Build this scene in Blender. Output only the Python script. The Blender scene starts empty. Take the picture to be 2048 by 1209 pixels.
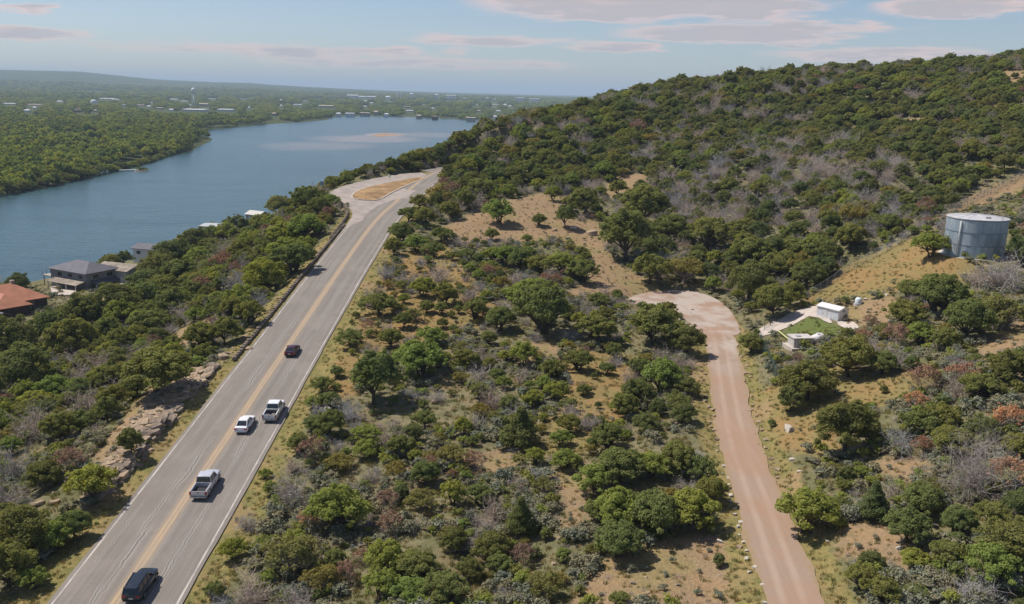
import bpy, bmesh, math, random
import numpy as np
from mathutils import Vector, Matrix
R = math.radians
random.seed(7)
RNG = np.random.default_rng(11)
SC = bpy.context.scene
COL = SC.collection

# ------------------------------------------------------------------ camera, sky, sun, exposure
F_PX, CAM_H, PITCH, ROLL = 1750.0, 65.0, R(13.43), R(1.2)
cam_data = bpy.data.cameras.new('camera')
cam_data.sensor_width = 36.0
cam_data.lens = 36.0 * F_PX / 2048.0
cam_data.clip_start = 0.5
cam_data.clip_end = 120000
cam = bpy.data.objects.new('camera', cam_data)
COL.objects.link(cam)
cam.matrix_world = (Matrix.Translation((0, 0, CAM_H)) @ Matrix.Rotation(math.pi / 2 - PITCH, 4, 'X')
                    @ Matrix.Rotation(ROLL, 4, 'Z'))
SC.camera = cam

SUN_EL = R(56)
SUN_AZ = math.atan2(-0.92, 0.40)            # clockwise from +Y (ahead), sun stands ahead on the left
sun_data = bpy.data.lights.new('sun', 'SUN')
sun_data.energy = 3.5
sun_data.angle = R(0.55)
sun_data.color = (1.0, 0.94, 0.86)
sun = bpy.data.objects.new('sun', sun_data)
COL.objects.link(sun)
sdir = Vector((math.sin(SUN_AZ) * math.cos(SUN_EL), math.cos(SUN_AZ) * math.cos(SUN_EL), math.sin(SUN_EL)))
sun.rotation_euler = sdir.to_track_quat('Z', 'Y').to_euler()

SC.view_settings.view_transform = 'Standard'
SC.view_settings.look = 'None'
SC.view_settings.exposure = 0.60
SC.view_settings.gamma = 1.0
SC.cycles.use_denoising = True
SC.cycles.max_bounces = 6
SC.cycles.diffuse_bounces = 3
SC.cycles.glossy_bounces = 2
SC.cycles.transmission_bounces = 2
SC.cycles.transparent_max_bounces = 4
SC.cycles.volume_bounces = 0
SC.cycles.caustics_reflective = False
SC.cycles.caustics_refractive = False


def ray(u, v):
    """direction of the sight line through a point of the 2048 x 1209 survey photograph"""
    x = (u - 1024) / F_PX
    y = -(v - 604.5) / F_PX
    c, s = math.cos(ROLL), math.sin(ROLL)
    xr, yr = x * c - y * s, x * s + y * c
    cp, sp = math.cos(PITCH), math.sin(PITCH)
    return np.array([xr, cp + yr * sp, -sp + yr * cp])


def at_z(u, v, z):
    d = ray(u, v)
    return np.array([0, 0, CAM_H]) + (z - CAM_H) / d[2] * d


def at_Y(u, v, Y):
    d = ray(u, v)
    return np.array([0, 0, CAM_H]) + Y / d[1] * d


def proj(p):
    cp, sp = math.cos(PITCH), math.sin(PITCH)
    x, y, z = p[0], p[1], p[2] - CAM_H
    dep = y * cp - z * sp
    xr, yr = x / dep, (y * sp + z * cp) / dep
    c, s = math.cos(ROLL), math.sin(ROLL)
    return 1024 + (xr * c + yr * s) * F_PX, 604.5 - (-xr * s + yr * c) * F_PX, dep


class NT:
    """small helper for node trees"""
    def __init__(self, tree):
        self.t = tree
        self.n = tree.nodes
        self.l = tree.links

    def node(self, typ, **kw):
        nd = self.n.new(typ)
        for k, v in kw.items():
            if k.startswith('i_'):
                key = k[2:]
                key = int(key) if key.isdigit() else key.replace('_', ' ')
                self.put(nd.inputs[key], v)
            else:
                setattr(nd, k, v)
        return nd

    def put(self, sock, v):
        if isinstance(v, bpy.types.NodeSocket):
            self.l.new(v, sock)
        else:
            if sock.type == 'RGBA' and len(v) == 3:
                v = (*v, 1.0)
            sock.default_value = v

    def math(self, op, a, b=0.0, c=None, clamp=False):
        nd = self.n.new('ShaderNodeMath')
        nd.operation = op
        nd.use_clamp = clamp
        self.put(nd.inputs[0], a)
        self.put(nd.inputs[1], b)
        if c is not None:
            self.put(nd.inputs[2], c)
        return nd.outputs[0]

    def mix(self, fac, a, b, mode='MIX'):
        nd = self.n.new('ShaderNodeMix')
        nd.data_type = 'RGBA'
        nd.blend_type = mode
        self.put(nd.inputs[0], fac)
        self.put(nd.inputs[6], a)
        self.put(nd.inputs[7], b)
        return nd.outputs[2]

    def ramp(self, val, lo, hi, a=0.0, b=1.0, smooth=True):
        nd = self.n.new('ShaderNodeMapRange')
        nd.interpolation_type = 'SMOOTHSTEP' if smooth else 'LINEAR'
        self.put(nd.inputs[0], val)
        for i, x in zip((1, 2, 3, 4), (lo, hi, a, b)):
            nd.inputs[i].default_value = x
        return nd.outputs[0]

    def noise(self, vec, scale, detail=3.0, rough=0.55, dist=0.0):
        nd = self.n.new('ShaderNodeTexNoise')
        if vec is not None:
            self.l.new(vec, nd.inputs['Vector'])
        nd.inputs['Scale'].default_value = scale
        nd.inputs['Detail'].default_value = detail
        nd.inputs['Roughness'].default_value = rough
        nd.inputs['Distortion'].default_value = dist
        return nd.outputs['Fac']

    def scale_vec(self, vec, s):
        nd = self.n.new('ShaderNodeVectorMath')
        nd.operation = 'MULTIPLY'
        self.put(nd.inputs[0], vec)
        nd.inputs[1].default_value = s
        return nd.outputs[0]


# ---- world: Nishita sky, with flat banks of cloud low over the horizon
world = bpy.data.worlds.new('World')
SC.world = world
world.use_nodes = True
w = NT(world.node_tree)
w.n.clear()
sky = w.node('ShaderNodeTexSky', sky_type='NISHITA')
sky.sun_disc = False
sky.sun_elevation = SUN_EL
sky.sun_rotation = SUN_AZ
sky.altitude = 300
sky.air_density = 1.0
sky.dust_density = 0.6
sky.ozone_density = 1.2
geo = w.node('ShaderNodeTexCoord')
sep = w.node('ShaderNodeSeparateXYZ', i_0=geo.outputs['Generated'])
az0 = w.math('ARCTAN2', sep.outputs[0], sep.outputs[1])
el0 = w.math('ARCSINE', sep.outputs[2])
flat = w.scale_vec(geo.outputs['Generated'], (3.0, 3.0, 30.0))
n1 = w.noise(flat, 2.2, 5.0, 0.6)
n2 = w.noise(w.scale_vec(geo.outputs['Generated'], (9.0, 9.0, 60.0)), 2.0, 4.0, 0.6)
az = w.math('ADD', az0, w.math('MULTIPLY', w.math('SUBTRACT', n1, 0.5), 0.16))
el = w.math('ADD', el0, w.math('MULTIPLY', w.math('SUBTRACT', n2, 0.5), 0.018))
# (u, v, half width, half height, strength) of the cloud banks in view
CLOUDS = [(1290, 10, 350, 36, 1.15), (1500, 68, 265, 21, 1.1), (1010, 82, 200, 15, .85), (1240, 97, 120, 10, .8),
          (1915, 14, 140, 20, 1.1), (1780, 110, 260, 14, .65), (70, 18, 60, 13, .8), (70, 70, 140, 15, .7),
          (480, 98, 330, 14, .6), (930, 105, 60, 11, .65), (760, 125, 330, 15, .5)]
world.cycles.sampling_method = 'MANUAL'
world.cycles.sample_map_resolution = 256
mask = None
p_ae = w.node('ShaderNodeCombineXYZ', i_0=az, i_1=el).outputs[0]
rag = w.math('MULTIPLY', w.math('SUBTRACT', n1, 0.5), 2.4)
for (cu, cv, hw, hh, st) in CLOUDS:
    d = ray(cu, cv)
    d = d / np.linalg.norm(d)
    a_, e_ = math.atan2(d[0], d[1]), math.asin(d[2])
    q = w.n.new('ShaderNodeVectorMath')
    q.operation = 'MULTIPLY_ADD'
    w.put(q.inputs[0], p_ae)
    q.inputs[1].default_value = (F_PX / hw, F_PX / hh, 0)
    q.inputs[2].default_value = (-a_ * F_PX / hw, -e_ * F_PX / hh, 0)
    r2 = w.node('ShaderNodeVectorMath', operation='DOT_PRODUCT', i_0=q.outputs[0], i_1=q.outputs[0]).outputs['Value']
    m = w.math('MULTIPLY_ADD', r2, -st, 1.25 * st)
    mask = m if mask is None else w.math('MAXIMUM', mask, m)
mask = w.ramp(w.math('SUBTRACT', mask, rag), 0.1, 1.0)
# the same kind of thin cloud goes on over the rest of the sky
rest = w.ramp(w.noise(w.scale_vec(geo.outputs['Generated'], (1.6, 1.6, 7.0)), 2.0, 6.0, 0.6), 0.52, 0.72, 0.0, 0.55)
rest = w.math('MULTIPLY', rest, w.ramp(el0, 0.09, 0.16))
mask = w.math('MAXIMUM', mask, rest)
sky_col = w.mix(1.0, sky.outputs[0], (0.395, 0.41, 0.465), 'MULTIPLY')
cloud_col = w.mix(w.ramp(w.math('ADD', mask, w.math('MULTIPLY', w.math('SUBTRACT', n2, 0.5), 1.2)), 0.5, 1.0), (4.2, 2.95, 2.6), (2.45, 2.2, 2.28))
out_col = w.mix(w.math('MULTIPLY', mask, 0.9), sky_col, cloud_col)
bg = w.node('ShaderNodeBackground', i_Color=out_col, i_Strength=0.15)
wo = w.node('ShaderNodeOutputWorld', i_Surface=bg.outputs[0])


# ------------------------------------------------------------------ materials
def principled(name, color, rough=0.8, metal=0.0, spec=0.3, vary=0.0, vscale=3.0, bump=0.0, bscale=8.0, coord='Object'):
    m = bpy.data.materials.new(name)
    m.use_nodes = True
    t = NT(m.node_tree)
    b = t.n['Principled BSDF']
    b.inputs['Roughness'].default_value = rough
    b.inputs['Metallic'].default_value = metal
    b.inputs['Specular IOR Level'].default_value = spec
    if vary or bump:
        tc = t.node('ShaderNodeTexCoord')
        nz = t.noise(tc.outputs[coord], vscale, 5.0, 0.6)
        dark = tuple(c * (1 - vary) for c in color)
        lite = tuple(min(1, c * (1 + vary)) for c in color)
        t.put(b.inputs['Base Color'], t.mix(t.ramp(nz, 0.3, 0.7), dark, lite))
        if bump:
            bn = t.noise(tc.outputs[coord], bscale, 4.0, 0.6)
            bp = t.node('ShaderNodeBump', i_Height=bn)
            bp.inputs['Strength'].default_value = bump
            t.put(b.inputs['Normal'], bp.outputs[0])
    else:
        b.inputs['Base Color'].default_value = (*color, 1)
    return m


def leaf_material(name, color, vary=0.35, hue=(0.03, -0.01), trans=0.42):
    """leaf colour that differs a little from plant to plant and from leaf to leaf"""
    m = bpy.data.materials.new(name)
    m.use_nodes = True
    t = NT(m.node_tree)
    t.n.clear()
    gi = t.node('ShaderNodeNewGeometry')
    oi = t.node('ShaderNodeObjectInfo')
    r1 = gi.outputs['Random Per Island']
    r2 = oi.outputs['Random']
    dark = tuple(c * (1 - vary) for c in color)
    lite = tuple(c * (1 + vary) for c in color)
    c1 = t.mix(r1, dark, lite)
    warm = (color[0] * 1.35, color[1] * 1.05, color[2] * 0.9)
    cool = (color[0] * 0.75, color[1] * 0.88, color[2] * 1.15)
    c2 = t.mix(r2, cool, warm)
    col = t.mix(0.5, c1, c2)
    d = t.node('ShaderNodeBsdfDiffuse', i_Color=col)
    tr = t.node('ShaderNodeBsdfTranslucent', i_Color=t.mix(1.0, col, (1.25, 1.2, 0.6), 'MULTIPLY'))
    mx = t.node('ShaderNodeMixShader')
    mx.inputs[0].default_value = trans
    t.l.new(d.outputs[0], mx.inputs[1])
    t.l.new(tr.outputs[0], mx.inputs[2])
    t.node('ShaderNodeOutputMaterial', i_Surface=mx.outputs[0])
    return m


M = {}
M['oak'] = leaf_material('oak_leaf', (0.208, 0.232, 0.074))
M['juniper'] = leaf_material('juniper_needle', (0.168, 0.192, 0.068))
M['bright'] = leaf_material('mesquite_leaf', (0.258, 0.302, 0.074))
M['olive'] = leaf_material('olive_leaf', (0.260, 0.240, 0.078))
M['rust'] = leaf_material('dead_needle', (0.270, 0.165, 0.110), trans=0.1)
M['orange'] = leaf_material('orange_dead_needle', (0.42, 0.225, 0.115), trans=0.1)
M['sage'] = leaf_material('sage_leaf', (0.230, 0.235, 0.150), trans=0.15)
M['far_leaf'] = leaf_material('far_leaf', (0.060, 0.092, 0.028))
M['straw'] = leaf_material('dry_grass_blade', (0.33, 0.265, 0.11), trans=0.15)
M['grass'] = leaf_material('green_grass_blade', (0.170, 0.180, 0.060), trans=0.2)
M['bark'] = principled('bark', (0.075, 0.058, 0.045), 0.95, vary=0.35, vscale=6)
M['grey_twig'] = leaf_material('grey_twig', (0.430, 0.395, 0.340), trans=0.0)
M['brown_twig'] = leaf_material('brown_twig', (0.285, 0.235, 0.190), trans=0.0)
M['limestone'] = principled('limestone', (0.36, 0.265, 0.175), 0.95, vary=0.4, vscale=1.2, bump=0.6, bscale=4, coord='Object')
M['pale_stone'] = principled('pale_stone', (0.52, 0.46, 0.38), 0.95, vary=0.3, vscale=2, bump=0.5, bscale=5)
M['dark_stone'] = principled('weathered_stone', (0.225, 0.175, 0.13), 0.95, vary=0.45, vscale=1.5, bump=0.7, bscale=4)


# ------------------------------------------------------------------ objects
def tag(o, label=None, cat=None, group=None, kind=None):
    if label:
        o['label'] = label
    if cat:
        o['category'] = cat
    if group:
        o['group'] = group
    if kind:
        o['kind'] = kind
    return o


def empty(name, loc, rz=0.0, scale=1.0):
    o = bpy.data.objects.new(name, None)
    o.empty_display_size = 0.5
    o.location = loc
    o.rotation_euler = (0, 0, rz)
    o.scale = (scale,) * 3
    COL.objects.link(o)
    return o


def mesh_np(name, verts, faces, smooth=False):
    """verts (n,3), faces (m,k) of one size, or a list of lists"""
    me = bpy.data.meshes.new(name)
    if isinstance(faces, np.ndarray):
        k = faces.shape[1]
        me.vertices.add(len(verts))
        me.vertices.foreach_set('co', np.asarray(verts, dtype=np.float32).ravel())
        me.loops.add(faces.size)
        me.loops.foreach_set('vertex_index', faces.astype(np.int32).ravel())
        me.polygons.add(len(faces))
        me.polygons.foreach_set('loop_start', np.arange(0, faces.size, k, dtype=np.int32))
        me.update(calc_edges=True)
        me.validate()
    else:
        me.from_pydata([tuple(map(float, p)) for p in verts], [], [tuple(f) for f in faces])
    if smooth:
        me.polygons.foreach_set('use_smooth', np.ones(len(me.polygons), dtype=bool))
    return me


def add(name, me, mat, parent=None, loc=(0, 0, 0)):
    if mat is not None and not me.materials:
        me.materials.append(mat)
    o = bpy.data.objects.new(name, me)
    o.location = loc
    COL.objects.link(o)
    if parent is not None:
        o.parent = parent
    return o


class MB:
    """collects boxes, prisms and tubes into one mesh"""
    def __init__(self):
        self.v, self.f = [], []

    def poly(self, pts, faces):
        o = len(self.v)
        self.v += [tuple(map(float, p)) for p in pts]
        self.f += [[i + o for i in f] for f in faces]
        return self

    def box(self, x0, x1, y0, y1, z0, z1):
        return self.hexa([(x0, y0, z0), (x1, y0, z0), (x1, y1, z0), (x0, y1, z0),
                          (x0, y0, z1), (x1, y0, z1), (x1, y1, z1), (x0, y1, z1)])

    def hexa(self, p):
        return self.poly(p, [(3, 2, 1, 0), (4, 5, 6, 7), (0, 1, 5, 4), (1, 2, 6, 5), (2, 3, 7, 6), (3, 0, 4, 7)])

    def prism(self, poly, z0, z1):
        n = len(poly)
        pts = [(x, y, z0) for x, y in poly] + [(x, y, z1) for x, y in poly]
        return self.poly(pts, [list(range(n))[::-1], list(range(n, 2 * n))] +
                         [(i, (i + 1) % n, n + (i + 1) % n, n + i) for i in range(n)])

    def loft(self, rings, cap=True):
        n = len(rings[0])
        pts = [p for r in rings for p in r]
        fs = []
        for k in range(len(rings) - 1):
            for i in range(n):
                a, b = k * n + i, k * n + (i + 1) % n
                fs.append((a, b, b + n, a + n))
        if cap:
            fs.append(list(range(n))[::-1])
            fs.append([(len(rings) - 1) * n + i for i in range(n)])
        return self.poly(pts, fs)

    def tube(self, path, radii, n=6, cap=True):
        rings = []
        path = [Vector(p) for p in path]
        for i, p in enumerate(path):
            d = (path[min(i + 1, len(path) - 1)] - path[max(i - 1, 0)]).normalized()
            a = d.cross(Vector((0.31, 0.17, 0.94)) if abs(d.z) < 0.9 else Vector((1, 0, 0))).normalized()
            b = d.cross(a)
            r = radii[i] if hasattr(radii, '__len__') else radii
            rings.append([p + (a * math.cos(2 * math.pi * k / n) + b * math.sin(2 * math.pi * k / n)) * r for k in range(n)])
        return self.loft(rings, cap)

    def build(self, name, mat, parent=None, smooth=False, loc=(0, 0, 0), bevel=0.0):
        me = mesh_np(name, self.v, self.f, smooth)
        bm = bmesh.new()
        bm.from_mesh(me)
        bmesh.ops.recalc_face_normals(bm, faces=bm.faces)
        if bevel:
            bmesh.ops.bevel(bm, geom=[e for e in bm.edges if len(e.link_faces) == 2 and e.calc_face_angle() > 0.5],
                            offset=bevel, segments=2, affect='EDGES', clamp_overlap=True)
        bm.to_mesh(me)
        bm.free()
        return add(name, me, mat, parent, loc)


def vnoise(x, y, scale, seed=0):
    """smooth value noise, -1..1"""
    x = np.asarray(x) / scale
    y = np.asarray(y) / scale
    xi, yi = np.floor(x), np.floor(y)
    fx, fy = x - xi, y - yi
    fx, fy = fx * fx * (3 - 2 * fx), fy * fy * (3 - 2 * fy)

    def h(a, b):
        n = np.sin(a * 127.1 + b * 311.7 + seed * 74.7) * 43758.5453
        return (n - np.floor(n)) * 2 - 1
    return ((h(xi, yi) * (1 - fx) + h(xi + 1, yi) * fx) * (1 - fy) +
            (h(xi, yi + 1) * (1 - fx) + h(xi + 1, yi + 1) * fx) * fy)


def in_poly(px, py, poly):
    px, py = np.asarray(px), np.asarray(py)
    r = np.zeros(px.shape, bool)
    n = len(poly)
    for i in range(n):
        x0, y0 = poly[i][0], poly[i][1]
        x1, y1 = poly[(i + 1) % n][0], poly[(i + 1) % n][1]
        if y0 == y1:
            continue
        c = ((y0 > py) != (y1 > py)) & (px < (x1 - x0) * (py - y0) / (y1 - y0) + x0)
        r ^= c
    return r


def seg_dist(px, py, line):
    """distance to a polyline, and z and signed side at the nearest point"""
    best = np.full(px.shape, 1e9)
    zz = np.zeros(px.shape)
    side = np.zeros(px.shape)
    for a, b in zip(line[:-1], line[1:]):
        dx, dy = b[0] - a[0], b[1] - a[1]
        L2 = dx * dx + dy * dy
        t = np.clip(((px - a[0]) * dx + (py - a[1]) * dy) / L2, 0, 1)
        ex, ey = px - (a[0] + t * dx), py - (a[1] + t * dy)
        d = np.hypot(ex, ey)
        m = d < best
        best = np.where(m, d, best)
        zz = np.where(m, a[2] + t * (b[2] - a[2]), zz)
        side = np.where(m, np.sign(dy * ex - dx * ey), side)       # + is right of the way ahead
    return best, zz, side


def sstep(x, a, b):
    t = np.clip((x - a) / (b - a), 0, 1)
    return t * t * (3 - 2 * t)


# ------------------------------------------------------------------ the lie of the land
# highway: centre line, 12.2 m of pavement
HW_Z = lambda Y: float(np.interp(Y, [20, 74, 95, 112, 132, 162, 200, 240, 275, 320, 380],
                                 [13.7, 17, 18.3, 19.35, 20.6, 22.6, 25.9, 30.2, 33.6, 36.5, 38]))


def hw_point(u, v):
    z = 20.0
    for _ in range(40):
        p = at_z(u, v, z)
        z = 0.5 * z + 0.5 * HW_Z(p[1])
    return np.array([p[0], p[1], HW_Z(p[1])])


hw_pix = [(228, 1209), (314, 1100), (403, 985), (500, 860), (579, 760), (668, 645), (746, 530), (803, 440), (826, 400)]
hw_pix = [((98 + .789 * (1209 - v) + np.interp(v, [430, 514, 632, 760, 785, 912, 1069, 1209],
                                                 [803, 747, 681, 608, 600, 525, 438, 359])) / 2, v) for (_, v) in hw_pix[:-1]]
HW = [hw_point(u, v) for u, v in hw_pix]
d0 = (HW[2] - HW[0])
HW = [HW[0] - d0 * 2.6, HW[0] - d0 * 1.3] + HW
HW[0][2], HW[1][2] = HW_Z(HW[0][1]), HW_Z(HW[1][1])
for (x, y) in ((-35.6, 262), (-33.6, 285), (-31.5, 308), (-26, 332), (-14, 356), (4, 376)):
    HW.append(np.array([x, y, HW_Z(y)]))


def smooth_line(pts, step=3.0):
    pts = np.array(pts)
    for _ in range(3):
        q = [pts[0]]
        for a, b in zip(pts[:-1], pts[1:]):
            q += [0.75 * a + 0.25 * b, 0.25 * a + 0.75 * b]
        q.append(pts[-1])
        pts = np.array(q)
    s = np.concatenate([[0], np.cumsum(np.hypot(np.diff(pts[:, 0]), np.diff(pts[:, 1])))])
    t = np.arange(0, s[-1], step)
    return np.stack([np.interp(t, s, pts[:, k]) for k in range(3)], 1)


HWL = smooth_line(HW)

# gravel track: left and right edges
TR_E = [(1209, 1533, 1652), (1100, 1502, 1608), (1000, 1479, 1560), (900, 1448, 1515), (800, 1426, 1494),
        (720, 1413, 1482), (665, 1398, 1480), (630, 1368, 1464), (606, 1320, 1440)]
TR_Z = 22.0
TRL = []
for v, a, b in TR_E:
    z = float(np.interp(v, [600, 665, 720, 800], [22.95, 22.95, 22.5, 22.0]))
    p, q = at_z(a, v, z), at_z(b, v, z)
    TRL.append((p, q))
t0 = TRL[0][0] + (TRL[0][0] - TRL[1][0]) * 1.6, TRL[0][1] + (TRL[0][1] - TRL[1][1]) * 1.6
TRL = [t0] + TRL
TRC = np.array([(a + b) / 2 for a, b in TRL])
TURN = [at_z(u, v, 23.0) for u, v in ((1252, 603), (1262, 592), (1300, 583), (1350, 578), (1395, 582), (1435, 597), (1462, 620),
                                      (1478, 650), (1482, 672), (1402, 672), (1390, 652), (1352, 628), (1305, 612), (1270, 610))]

CTRL = []
for u, v, z in [(2048, 1209, 25), (1800, 1209, 23.4), (1300, 1209, 21), (1000, 1209, 19.5), (700, 1209, 18.2), (440, 1209, 17.2),
                (2048, 900, 29.5), (1800, 900, 26), (1600, 900, 23), (1300, 900, 21.7), (1000, 900, 20.8), (750, 900, 20),
                (2048, 720, 32), (1850, 720, 28.6), (1640, 720, 25), (1665, 645, 26), (1605, 700, 24.8), (1530, 680, 23.2),
                (1300, 700, 22.6), (1000, 700, 22), (780, 700, 22), (1330, 590, 23.1), (1100, 590, 24.8), (900, 590, 24.6),
                (1500, 600, 24.4), (1600, 585, 26.8), (1700, 545, 30), (1955, 522, 36), (1825, 518, 34), (1880, 512, 35.8),
                (1900, 565, 32.5), (2040, 570, 34), (1850, 440, 39), (2048, 370, 44), (2040, 470, 39.5),
                (1200, 480, 28), (1000, 470, 29), (860, 500, 27.6), (1250, 400, 33), (1050, 400, 33), (920, 420, 32),
                (1500, 480, 29.5), (1500, 400, 35), (1700, 420, 36.5), (1250, 320, 41), (1050, 320, 41), (930, 345, 37.5),
                (1500, 300, 46.5), (1750, 300, 47.5), (1950, 300, 51), (1450, 590, 23.3), (1452, 800, 22), (1580, 1180, 22)]:
    CTRL.append(at_z(u, v, z))
for u, v, Y in [(1260, 196, 462), (1384, 175, 458), (1474, 171, 455), (1574, 164, 448), (1724, 166, 430), (1874, 168, 412), (1914, 168, 408), (1974, 155, 398), (2048, 132, 392), (1200, 206, 465), (1160, 222, 450), (1080, 234, 430),
                (1000, 252, 405), (965, 268, 380), (928, 286, 352), (902, 309, 330), (888, 330, 312), (1700, 232, 385), (1950, 225, 345), (1400, 245, 395), (1230, 262, 385)]:
    CTRL.append(at_Y(u, v, Y))
for p in HWL[::5]:
    if p[1] < 300:
        CTRL.append(np.array([p[0], p[1], p[2] - 0.1]))
CTRL += [np.array(p, float) for p in [
    (0, 620, 26), (200, 660, 45), (400, 650, 62), (-50, 560, 8), (100, 800, 4), (400, 800, 22), (-95, 490, 0.5), (650, 500, 85),
    (650, 300, 68), (420, 200, 52), (300, 100, 38), (150, 30, 29), (60, 30, 22.5), (0, 20, 18), (-45, 20, 13), (650, 60, 55),
    (-51, 75, 16.2), (-60, 75, 13.8), (-100, 70, 3), (-140, 60, -1), (-51, 110, 19.8), (-70, 110, 14.5), (-100, 110, 7), (-140, 110, 2.8),
    (-190, 100, 0.5), (-51, 160, 21.8), (-70, 160, 14.5), (-100, 160, 7), (-140, 160, 3.4), (-180, 160, 2), (-50, 200, 24.6),
    (-73, 200, 14.5), (-100, 200, 6.4), (-140, 200, 3), (-185, 205, 1.4), (-60, 240, 28.6), (-80, 240, 16), (-105, 240, 6), (-140, 240, 2.8),
    (-175, 240, 1.6), (-195, 240, -1), (-64, 275, 31.5), (-84, 280, 15), (-108, 280, 4.5), (-140, 280, 2.2), (-172, 285, -1),
    (-62, 320, 32), (-82, 330, 14), (-105, 330, 4), (-135, 325, 1.4), (-152, 335, -1), (-45, 330, 36), (-62, 385, 16), (-88, 385, 4), (-138, 390, 1.4),
    (-156, 395, -1), (-48, 450, 14), (-105, 452, 1.4), (-128, 455, -1), (-85, 550, -2), (0, 700, -2), (-200, 330, -4), (-200, 450, -4),
    (-150, 600, -5), (100, 950, -4), (-260, 200, -4), (-30, 430, 36)]]
CTRL = np.array(CTRL)


def tps_fit(P, lam=40.0):
    n = len(P)
    S = 100.0
    xy = P[:, :2] / S
    r2 = ((xy[:, None] - xy[None]) ** 2).sum(-1)
    K = 0.5 * r2 * np.log(r2 + 1e-9)
    K += np.eye(n) * lam * 1e-4
    Q = np.concatenate([np.ones((n, 1)), xy], 1)
    A = np.block([[K, Q], [Q.T, np.zeros((3, 3))]])
    sol = np.linalg.solve(A, np.concatenate([P[:, 2], np.zeros(3)]))

    def f(x, y):
        x, y = x / S, y / S
        z = sol[n] + sol[n + 1] * x + sol[n + 2] * y
        for i in range(n):
            q = (x - xy[i, 0]) ** 2 + (y - xy[i, 1]) ** 2
            z = z + sol[i] * 0.5 * q * np.log(q + 1e-9)
        return z
    return f


_hill = tps_fit(CTRL)
ISLAND = [hw_point(u, v) for u, v in ((702, 397), (706, 388), (722, 379), (752, 371), (783, 365), (815, 359), (845, 354), (848, 358),
                                      (822, 368), (795, 380), (772, 393), (755, 402), (728, 401))]
PULLOUT = [hw_point(u, v) for u, v in ((640, 520), (676, 472), (704, 436), (705, 424), (694, 410), (676, 400), (656, 391), (662, 382),
                                       (690, 371), (730, 361), (775, 352), (812, 347), (852, 345), (852, 362), (790, 425), (756, 470), (700, 520))]
PULL_C = np.mean([p for p in PULLOUT[3:13]], 0)
TANK = at_z(1957, 520, 36.0) + np.array([1.6, 5.4, 0])      # centre of the tank's foot
SHED = at_z(1664, 636, 26.0)


def hill(x, y):
    z = _hill(np.clip(x, -300, 700), np.clip(y, -30, 850))
    # window: the hill ends in the lake on the left and behind the ridge
    out = np.maximum.reduce([sstep(-x, 215, 300), sstep(y, 700, 900)])
    z = z * (1 - out) - 6 * out
    return np.maximum(z, -6)


LAKE_FAR = [(-900, -400), (-560, 250), (-420, 400), (-312, 500), (-300, 560), (-306, 630), (-325, 700), (-338, 800), (-330, 900), (-350, 975),
            (-372, 1080), (-395, 1160), (-455, 1250), (-475, 1340), (-470, 1500), (-455, 1640), (-430, 1800), (-408, 1960), (-420, 2010),
            *[tuple(at_z(u, v, 0)[:2]) for u, v in ((664, 235), (690, 232.5), (740, 232), (800, 234.5), (850, 236.5), (900, 238), (950, 240.5), (990, 241.5), (1030, 241))], (500, 2050), (1400, 1900), (2500, 1500), (2500, -400)]


def farland(x, y):
    d, _, _ = seg_dist(x, y, [(a, b, 0) for a, b in LAKE_FAR])
    inside = in_poly(x, y, LAKE_FAR)
    sd = np.where(inside, -d, d)
    z = np.clip(sd * 0.12, -6, 2.2) + np.where(sd > 0, np.minimum(sd * 0.004, 4), 0)
    z = z + 1.5 * vnoise(x, y, 260, 3) * sstep(sd, 20, 200)
    # low hills far behind, higher towards the left
    az = x / np.maximum(y, 1)
    px = 1024 + az * F_PX
    crest = np.interp(px, [-1500, 0, 190, 235, 320, 345, 520, 560, 700, 850, 1000, 1200, 2100, 3500],
                      [190, 178, 168, 122, 116, 96, 94, 74, 52, 36, 26, 20, 50, 70])
    ridge = crest * (0.55 + 0.45 * np.interp(y, [6500, 9000, 12000, 20000], [0, 1, 1, 1]))
    z = z + sstep(y, 4300, 8600) * ridge * (1 + 0.06 * vnoise(x, y, 900, 5)) + 7 * sstep(y, 2600, 5000)
    z = z + sstep(y, 3800, 6500) * 9 * (vnoise(x, y, 1100, 8) * 0.5 + 0.5) * (1 - sstep(y, 8000, 12000))
    return z


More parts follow.
